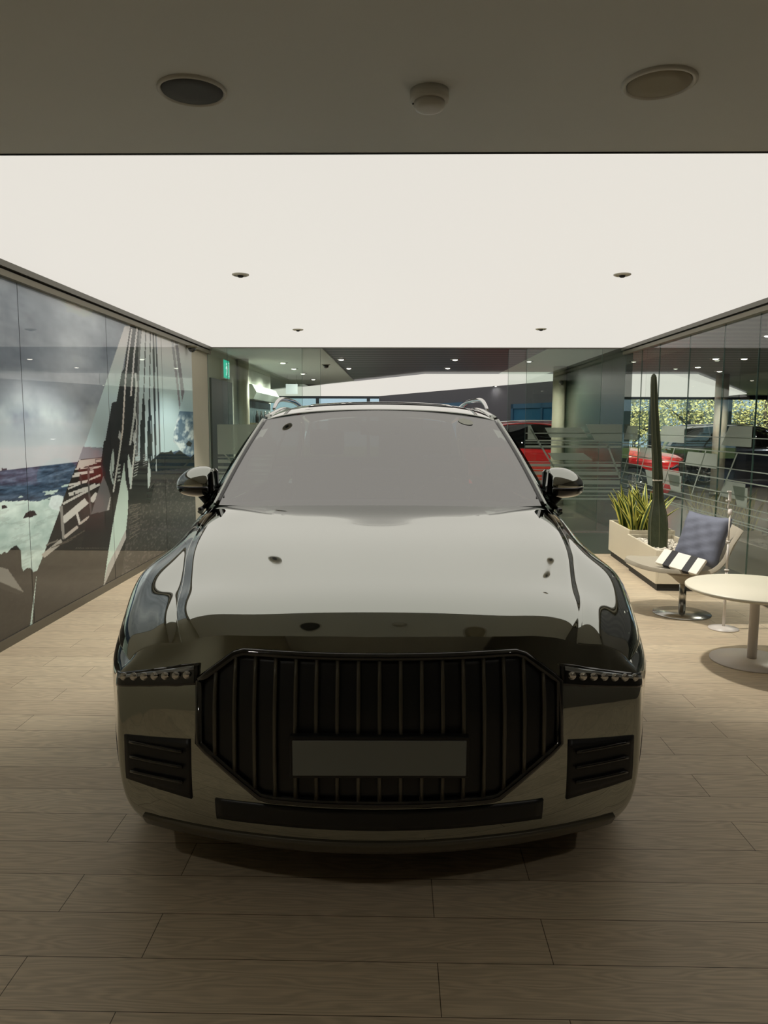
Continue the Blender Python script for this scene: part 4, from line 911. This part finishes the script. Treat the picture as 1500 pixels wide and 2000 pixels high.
    xs = list(np.linspace(-.565, .565, 61))
    strip_patch('grille', M['black_pl'], root, xs, lambda x: gtop(x), lambda x: gbot(x), .006, 16)
    fr = MB(); loop = []
    for x in np.linspace(-.565, .565, 41): loop.append((x, gtop(abs(x))))
    for x in np.linspace(.565, -.565, 41): loop.append((x, gbot(abs(x))))
    loop.append(loop[0]); fr.tube([(x, front_y(x, z)-.014, z) for x, z in loop], .014, 8); fr.build('grille_frame', M['gloss_black'], root)
    for k in range(-8, 9):
        x = k*.064
        if abs(x) > .54: continue
        b = MB(); zz = np.linspace(gbot(abs(x))+.01, gtop(abs(x))-.01, 9)
        b.tube([(x, front_y(x, z)-.016, z) for z in zz], .007, 6, sy=1.0); b.build('grille_bar', M['trim_dark'], root)
    # plate and its carrier, no writing can be read on it
    b = MB(); yp = front_y(0, .56)-.035; b.box(-.27, .27, yp, yp+.03, .495, .625); b.build('plate_carrier', M['black_pl'], root, .004)
    b = MB(); b.box(-.26, .26, yp-.004, yp, .505, .615); b.build('licence_plate', P('plate_grey', (122, 126, 122), .45), root, .002)
    strip_patch('lower_grille', M['black_pl'], root, list(np.linspace(-.52, .52, 41)), lambda x: .375, lambda x: .30, .004, 5)
    strip_patch('front_splitter', M['trim_dark'], root, list(np.linspace(-.80, .80, 61)), lambda x: .235, lambda x: .185, .012, 5, .03)
    # tail
    tg = []
    for t in np.linspace(0, 1, 14):
        xw = .64+(.80-.64)*t; tg.append([(a_*xw, 4.46+.42*t+(.05-.10*t)*a_**2, 1.62-.055*a_**2*(1-t)-.50*t) for a_ in np.linspace(-1, 1, 21)])
    orient_out(mesh_obj('rear_window', np.array(tg).reshape(-1, 3), grid_faces(14, 21), DARKGLASS, root, True), (0, 3, 1))
    tb = []
    for t in np.linspace(0, 1, 6): tb.append([(a_*(.80+.04*t), 4.85+.08*t+(-.06-.05*t)*a_**2, 1.12-.13*t) for a_ in np.linspace(-1, 1, 21)])
    orient_out(mesh_obj('tailgate', np.array(tb).reshape(-1, 3), grid_faces(6, 21), paint, root, True), (0, 3, 1))
    b = MB(); b.box(-.78, .78, 4.90, 4.95, .985, 1.03); b.build('tail_lamp', P('red_lens', (120, 10, 12), .15), root, .01)
    if detail:
        b = MB(); b.prism([(1.50, 1.08), (1.62, 1.10), (2.0, 1.11), (2.12, 1.06), (2.12, .8), (1.5, .8)], -.78, .78, 'x'); b.build('dashboard', M['black_pl'], root, .02)
        b = MB(); b.box(-.13, .13, 2.0, 2.02, 1.10, 1.20); b.build('centre_screen', M['gloss_black'], root, .004)
        sw = MB(); ring = [(.38+.18*math.cos(t), 2.22+.06*math.sin(t), 1.06+.17*math.sin(t)) for t in np.linspace(0, 2*math.pi, 33)]
        sw.tube(ring, .014, 8); sw.tube([(.22, 2.22, 1.06), (.54, 2.22, 1.06)], .018, 6); sw.build('steering_wheel', M['black_pl'], root)
        for sx in (-.38, .38):
            st = MB(); st.box(sx-.25, sx+.25, 2.35, 2.88, .5, .72); st.prism([(2.82, .70), (2.95, .70), (3.12, 1.30), (3.02, 1.32)], sx-.24, sx+.24, 'x')
            so = st.build('seat', P('dark_leather', (48, 48, 48), .5), root, .03); h = MB(); h.prism([(3.01, 1.34), (3.12, 1.34), (3.14, 1.50), (3.05, 1.52)], sx-.12, sx+.12, 'x'); h.build('headrest', M['black_pl'], so, .02)
        MB().box(-.65, .65, 3.6, 3.9, .5, 1.2).build('rear_bench', M['black_pl'], root, .05)
        b = MB(); b.prism([(-.17, 1.575), (.17, 1.575), (.14, 1.545), (.08, 1.535), (.06, 1.485), (-.06, 1.485), (-.08, 1.535), (-.14, 1.545)], 2.20, 2.24, 'y')
        o = b.build('mirror_mount', P('grey_mount', (110, 110, 104), .5), root, .008); b = MB(); b.box(-.12, .12, 2.27, 2.285, 1.49, 1.55); b.build('rear_view_mirror', M['black_pl'], root, .005)
        # wipers on the cowl
        for x0, x1 in ((-.62, -.05), (.08, .74)):
            b = MB(); n = 12; path = []
            for i in range(n):
                x = x0+(x1-x0)*i/(n-1); aa_ = abs(x)/.845; path.append((x, 1.40+.215*aa_**2-.012, 1.128-.004*aa_**2+.012*math.sin(math.pi*i/(n-1))))
            b.tube(path, .009, 6); b.build('wiper', M['black_pl'], root)
        # round sticker at the top right corner of the windscreen
        c = W_[34, 17]; n_ = Vector((.18, -.42, .88)).normalized(); u = n_.cross(Vector((0, 1, 0))).normalized(); v_ = n_.cross(u)
        pts = [Vector(c)+n_*.004+u*.045*math.cos(t)+v_*.04*math.sin(t) for t in np.linspace(0, 2*math.pi, 28, endpoint=False)]
        mesh_obj('windscreen_sticker', pts, [tuple(range(28))], P('faded_sticker', (170, 172, 160), .6), root)
    return root
PAINT = paint_mat('grey_metallic_paint', (169, 173, 166), 1., .035)
suv = make_suv('grey_suv', 'dark grey metallic SUV facing the camera under the backlit ceiling', PAINT)
suv.rotation_euler = (0, 0, R(1.3)); suv.location = (-.0232*2.2, 2.2, 0)
def repaint(root, mat, old):
    for ch in root.children_recursive:
        if ch.type == 'MESH':
            for sl in ch.material_slots:
                if sl.material == old: sl.link = 'OBJECT'; sl.material = mat
def other_car(name, label, loc, rz, paint, sc=1.):
    c = copy_tree(suv); c.name = name
    tag(c, label, 'car'); c.location = loc; c.rotation_euler = (0, 0, rz); c.scale = (sc, sc, sc); repaint(c, paint, PAINT); return c
RED = P('red_paint', (196, 22, 28), .25, coat=1)
DARK = P('dark_blue_grey_paint', (44, 50, 60), .2, metal=.5, coat=1)
BLUE = P('blue_paint', (30, 60, 170), .25, coat=1)
other_car('red_car', 'red car behind the rear glass, between the slim column and the cactus', (6.1, 15.95, .0), R(65), RED, .96)
other_car('dark_car', 'dark car with silver roof rail parked beyond the cactus', (11.6, 19.2, 0), R(78), DARK, .93)
other_car('blue_car', 'blue car mostly hidden behind the dark car near the facade', (12.9, 23.4, 0), R(84), BLUE, .93)
# ------------------------------------------------------------------ planters, plants
def planter(x0, x1, y0, y1, h, rz, label):
    t = empty('planter_box', (x0, y0, 0), rz, label, 'planter', None); w, l = x1-x0, y1-y0; k = .022
    b = MB()
    b.box(0, k, 0, l, .07, h); b.box(w-k, w, 0, l, .07, h); b.box(k, w-k, 0, k, .07, h); b.box(k, w-k, l-k, l, .07, h); b.box(k, w-k, k, l-k, .07, .09)
    b.build('box', M['planter'], t, .003)
    MB().box(.025, w-.025, .025, l-.025, 0, .07).build('plinth', M['plinth'], t)
    MB().box(k+.001, w-k-.001, k+.001, l-k-.001, .09, h-.06).build('soil', M['soil'], t)
    return t
pa = planter(2.435, 2.92, 6.92, 7.97, .39, R(-2.5), 'white planter box with the tall cactus and white pebbles')
pb = planter(2.505, 2.99, 7.98, 8.88, .43, R(-2.5), 'white planter box full of variegated snake plants, behind the cactus')
# pebbles: uncountable
b = MB(); r = random.Random(4)
ico = bmesh.new(); bmesh.ops.create_icosphere(ico, subdivisions=1, radius=1); iv = [v.co.copy() for v in ico.verts]; fi = [[v.index for v in f.verts] for f in ico.faces]; ico.free()
for k in range(520):
    x = r.uniform(.045, .44); y = r.uniform(.045, 1.0); s_ = r.uniform(.010, .02); z = .335+r.uniform(0, .022)
    sx, sy, sz = s_*r.uniform(.8, 1.2), s_*r.uniform(.8, 1.2), s_*r.uniform(.5, .8)
    b.add([(x+v.x*sx, y+v.y*sy, z+v.z*sz) for v in iv], fi, 0, True)
o = b.build('white_pebbles', M['pebble']); o.matrix_world = Matrix.Translation((2.435, 6.92, 0)) @ Matrix.Rotation(R(-2.5), 4, 'Z')
tag(o, 'white pebbles heaped round the foot of the cactus in the planter', 'pebbles', kind='stuff')

# cactus
ct = empty('column_cactus', (2.60, 7.36, .34), 0, 'very tall thin ribbed column cactus with a bulging foot in the white pebbles', 'cactus')
prof = [(.0, .092), (.12, .096), (.25, .095), (.34, .086), (.42, .066), (.50, .052), (.60, .047), (.68, .046)]
prof2 = [(.68, .050), (.74, .049), (.9, .046), (1.05, .043), (1.2, .040), (1.35, .036), (1.5, .032), (1.6, .030), (1.67, .027), (1.70, .022), (1.714, .006)]
def ribbed(pf, name, lean):
    hs = [p[0] for p in pf]; q = np.linspace(hs[0], hs[-1], 60); rr = np.interp(q, hs, [p[1] for p in pf]); n = 56; V = []
    for h, r0 in zip(q, rr):
        for k in range(n):
            a = 2*math.pi*k/n; w = r0*(1-.17*abs(math.sin(3.5*a)))*(1+.015*math.sin(h*40+k))
            V.append((w*math.cos(a)+lean(h), w*math.sin(a), h))
    F = [(i*n+k, i*n+(k+1) % n, (i+1)*n+(k+1) % n, (i+1)*n+k) for i in range(59) for k in range(n)]+[tuple(range(n))[::-1], tuple(range(59*n, 60*n))]
    return mesh_obj(name, V, F, M['cactus'], ct, True)
lean = lambda h: -.105*(h/1.7)+.012*math.sin(h*3)
ribbed(prof, 'lower_stem', lean); ribbed(prof2, 'upper_stem', lean)
MB().lathe([(.047, 0), (.052, .006), (.047, .012)], (lean(.68), 0, .672), n=24).build('joint_ring', M['white_card'], ct)
sp = MB()
for k in range(7):
    a = 2*math.pi*(k+.5)/7*1.0
    a = math.pi*k/3.5
    for pf in (prof, prof2):
        hs = np.linspace(pf[0][0], pf[-1][0]-.03, 14); sp.tube([(np.interp(h, [p[0] for p in pf], [p[1] for p in pf])*math.cos(a)*1.0+lean(h), np.interp(h, [p[0] for p in pf], [p[1] for p in pf])*math.sin(a)*1.0, h) for h in hs], .0028, 5)
sp.build('rib_edge', M['cactus_rib'], ct)

# snake plants: broad twisted blades with yellow margins
def blade(L, w, bend, dirx, diry, twist, rr):
    V = []; F = []; mi = []; n = 12
    for i in range(n):
        t = i/(n-1); prof_ = (.45+.55*math.sin(min(1, t*1.6)*math.pi/2))*(1-t**3.5)+.02; ww = w*prof_
        c = Vector((dirx*bend*t**1.7, diry*bend*t**1.7, L*(t-.12*bend*t*t)))
        a = twist*t+rr; side = Vector((math.cos(a), math.sin(a), 0)); nor = Vector((-math.sin(a), math.cos(a), 0))
        for s_, d_ in ((-1, 0), (-.5, .45), (0, .6), (.5, .45), (1, 0)):
            V.append(c+side*ww*s_-nor*ww*.4*d_)
    for i in range(n-1):
        for j in range(4):
            F.append((i*5+j, i*5+j+1, (i+1)*5+j+1, (i+1)*5+j)); mi.append(1 if j in (0, 3) else 0)
    return V, F, mi
r = random.Random(12); rot = Matrix.Rotation(R(-2.5), 4, 'Z')
spots = [(.10, .12), (.30, .16), (.13, .34), (.34, .38), (.10, .55), (.30, .60), (.14, .77), (.36, .78)]
names = ['nearest the cactus on the left', 'nearest the cactus on the right', 'second row, left', 'second row, right', 'third row, left', 'third row, right', 'at the far end, left', 'at the far end, right']
for (px, py), nm in zip(spots, names):
    p = Vector((2.505, 7.98, .36))+rot @ Vector((px, py, 0))
    t = empty('snake_plant', p, 0, 'yellow edged snake plant clump in the far white planter, %s' % nm, 'plant', 'snake plants in the far planter')
    for k in range(10):
        a = r.uniform(0, 2*math.pi) if k % 3 else math.pi+r.uniform(-.6, .6); V, F, mi = blade(r.uniform(.30, .56), r.uniform(.026, .04), r.uniform(.03, .30), math.cos(a), math.sin(a), r.uniform(-1.5, 1.5), r.uniform(-1.2, 1.2))
        ox, oy = r.uniform(-.05, .05), r.uniform(-.05, .05); V = [v+Vector((ox, oy, -.02)) for v in V]
        o = mesh_obj('leaf', V, F, [M['leaf_g'], M['leaf_y']], t, True, mi); solidify(o, .003)

# ------------------------------------------------------------------ lounge chair
ch = empty('lounge_chair', (2.37, 6.08, 0), R(-12), 'beige felt shell lounge chair on a single column, turned to the left beside the planter', 'chair')
def shell_pt(u, v):
    """u 0 front edge .. 1 top of the back, v -1 .. 1 across; the seat looks towards -x"""
    prof_ = [(-.46, .455), (-.36, .425), (-.2, .405), (0, .39), (.14, .395), (.235, .46), (.29, .56), (.335, .66), (.375, .745)]
    tt = np.linspace(0, 1, len(prof_)); p = cspline(tt, np.array(prof_), [u])[0]
    w = np.interp(u, [0, .2, .5, .8, 1], [.20, .30, .31, .28, .24]) * (1 if u > .02 else 1)
    z = p[1]+.055*abs(v)**3*np.interp(u, [0, .3, .6, 1], [-.3, .5, .9, .2]); x = p[0]+(.09*v*v if u < .15 else .09*v*v*max(0, 1-(u-.15)*4))-.05*abs(v)**3*np.interp(u, [.5, .8, 1], [0, .8, .5])
    return (x, v*w, z)
nu_, nv_ = 33, 25
G = np.array([[shell_pt(u, v) for v in np.linspace(-1, 1, nv_)] for u in np.linspace(0, 1, nu_)])
o = mesh_obj('seat_shell', G.reshape(-1, 3), grid_faces(nu_, nv_), M['shell'], ch, True); md = solidify(o, .035); md.modifiers['thickness'].offset = 1 if False else -1
bv = o.modifiers.new('round', 'BEVEL'); bv.width = .014; bv.segments = 3; bv.limit_method = 'ANGLE'
MB().lathe([(.17, .355), (.10, .315), (.05, .27), (.03, .255)], n=28).build('under_bowl', M['shell'], ch)
MB().lathe([(.028, .015), (.028, .30)], n=24).build('column', M['metal'], ch)
MB().lathe([(.23, .0), (.23, .008), (.04, .018)], n=40).build('foot_plate', M['metal'], ch)

# cushion and banded folder resting on it
def cushion(name, w, h, t, mat, label):
    n = 22; V = []; nn = n*n
    for s_ in (1, -1):
        for i in range(n):
            for j in range(n):
                a, b_ = -1+2*i/(n-1), -1+2*j/(n-1); e = (1-a**6)**.6*(1-b_**6)**.6; pin = 1-.06*(a*a*(1-b_*b_)+b_*b_*(1-a*a))*0-.07*((1-a*a)*abs(b_)**3+(1-b_*b_)*abs(a)**3)
                wr = .006*math.sin(9*a+5*b_+3*a*b_)+.004*math.sin(16*b_-6*a)
                V.append((a*w/2*pin, s_*(t/2*e+wr*e), b_*h/2*pin))
    F = [(i*n+j, (i+1)*n+j, (i+1)*n+j+1, i*n+j+1) for i in range(n-1) for j in range(n-1)]
    F += [tuple(nn+q for q in f[::-1]) for f in F]
    o = mesh_obj(name, V, F, mat, None, True); bm = bmesh.new(); bm.from_mesh(o.data); bmesh.ops.remove_doubles(bm, verts=bm.verts, dist=.0008); bmesh.ops.recalc_face_normals(bm, faces=bm.faces); bm.to_mesh(o.data); bm.free()
    for p_ in o.data.polygons: p_.use_smooth = True
    return o
cu = cushion('cushion', .44, .42, .13, M['cushion'], ''); tag(cu, 'crumpled blue grey cushion leaning on the back of the beige lounge chair', 'cushion')
def place(o, loc, xax, zax):
    x = Vector(xax).normalized(); z = Vector(zax).normalized(); y = z.cross(x).normalized(); x = y.cross(z).normalized()
    m = Matrix((x, y, z)).transposed().to_4x4(); m.translation = loc; o.matrix_world = m
CUSH = dict(loc=(2.46, 5.97, .645), xax=(.42, -.88, 0), zax=(.30, .10, .92)); place(cu, **CUSH)
fd = empty('banded_folder', (0, 0, 0), 0, 'white folder with two broad black bands propped in front of the blue grey cushion', 'folder')
MB().box(-.19, .19, -.014, .014, -.075, .075).build('folder', M['white_card'], fd, .004)
for x in (-.088, .088): MB().box(x-.03, x+.03, -.0165, .0165, -.079, .079).build('black_band', M['black_band'], fd, .003)
place(fd, (2.255, 5.86, .475), (.52, -.80, -.10), (.55, .30, .62))

# round table
tb = empty('round_table', (2.36, 4.83, 0), 0, 'low round white table in the right foreground, in front of the lounge chair', 'table')
MB().lathe([(.425, .478), (.435, .484), (.436, .496), (.430, .502), (.0, .502)], n=80).build('tabletop', M['table'], tb)
MB().lathe([(.10, .472), (.10, .478), (.03, .47), (.03, .02)], n=28).build('column', M['white_metal'], tb)
MB().lathe([(.26, .0), (.26, .01), (.04, .022)], n=48).build('foot_plate', M['white_metal'], tb)

# slender phone-holder stand
x0, y0 = 2.515, 5.62
sd = empty('phone_stand', (x0, y0, 0), 0, 'slender white telescopic stand with an empty bracket on top, right of the cushion', 'stand')
MB().lathe([(.011, .02), (.011, .46)], n=14).build('lower_tube', M['white_metal'], sd)
MB().lathe([(.0085, .46), (.0085, .68)], n=14).build('middle_tube', M['white_metal'], sd)
MB().lathe([(.0065, .68), (.0065, .90)], n=14).build('upper_tube', M['white_metal'], sd)
for z, rr_ in ((.46, .017), (.68, .014)): MB().lathe([(rr_, z-.006), (rr_, z+.006)], n=16).build('collar', M['white_metal'], sd)
MB().lathe([(.014, .885), (.017, .90), (.015, .925), (.008, .93)], n=16).build('joint', M['white_metal'], sd)
MB().tube([(0, 0, .925), (-.018, 0, .94), (-.012, 0, .98), (-.006, 0, 1.0)], .0065, 8).build('arm', M['white_metal'], sd)
bk = MB(); bk.box(-.018, .002, -.006, .006, .985, 1.06); bk.box(-.03, .002, -.008, .008, 1.055, 1.065); bk.box(-.036, .0, -.008, .008, .988, .998); bk.build('phone_bracket', M['white_metal'], sd, .002)
MB().lathe([(.11, 0), (.11, .008), (.02, .022)], n=36).build('foot_plate', M['white_metal'], sd)

# ------------------------------------------------------------------ outdoors
struct(MB().box(-40, 60, 28.3, 80, -.3, -.12).build('ground', M['grass']), 'rough grass beyond the facade')
struct(MB().box(-40, 60, 29.2, 31.8, -.12, -.10).build('path', M['asphalt']), 'pale pavement outside the facade')
def tree(x, y, h, seed, label):
    r = random.Random(seed); t = empty('tree', (x, y, -.12), 0, label, 'tree', 'yellow green trees outside the facade')
    b = MB(); trunk = [(0, 0, 0), (.05, 0, h*.25), (-.05, .05, h*.55), (.05, 0, h*.9)]; b.tube(trunk, [.10, .085, .06, .02], 8)
    tips = []
    for k in range(15):
        z0 = h*r.uniform(.10, .7); a = r.uniform(0, 6.28); L = r.uniform(.8, 1.9)
        p1 = (math.cos(a)*L*.5, math.sin(a)*L*.5, z0+L*.35); p2 = (math.cos(a)*L, math.sin(a)*L, z0+L*.75); b.tube([(0, 0, z0), p1, p2], [.04, .025, .01], 5); tips += [p1, p2, ((p1[0]+p2[0])/2, (p1[1]+p2[1])/2, (p1[2]+p2[2])/2)]
    b.build('trunk', M['bark'], t)
    V = []; F = []
    for k in range(3200):
        c = Vector(r.choice(tips))+Vector((r.gauss(0, .42), r.gauss(0, .42), r.gauss(0, .42)))
        if c.z < .3: c.z = .3+r.random()*.5
        s_ = r.uniform(.045, .085); u = Vector((r.gauss(0, 1), r.gauss(0, 1), r.gauss(0, 1))).normalized(); w = u.orthogonal().normalized(); n = len(V)
        V += [c-u*s_, c+w*s_*.6, c+u*s_, c-w*s_*.6]; F.append((n, n+1, n+2, n+3))
    mesh_obj('foliage', V, F, M['leaves'], t)
r = random.Random(3)
tx = [(1.6, 34.5), (9.2, 33), (11.0, 35), (12.6, 32.6), (14.3, 34.6), (16.0, 32.8), (17.8, 34.8), (19.8, 33), (22.0, 35)]
for i, (x, y) in enumerate(tx):
    tree(x, y, r.uniform(4.2, 5.6), 20+i, 'leafy yellow green tree outside the facade %s' % ('behind the SUV roof' if x < 5 else 'to the right of the dark green wall'))
# pale building across the street
bl = empty('office_building', (4, 58, -.12), 0, 'pale blue grey office building far across the street', 'building')
MB().box(-26, 30, 0, 10, 0, 9).build('walls', P('pale_facade', (150, 165, 180), .8), bl)
w = MB()
for k in range(14):
    for z in (1.2, 4.2, 7.0): w.box(-25+k*3.9, -22.4+k*3.9, -.05, .02, z, z+1.6)
w.build('window', M['slate'], bl)
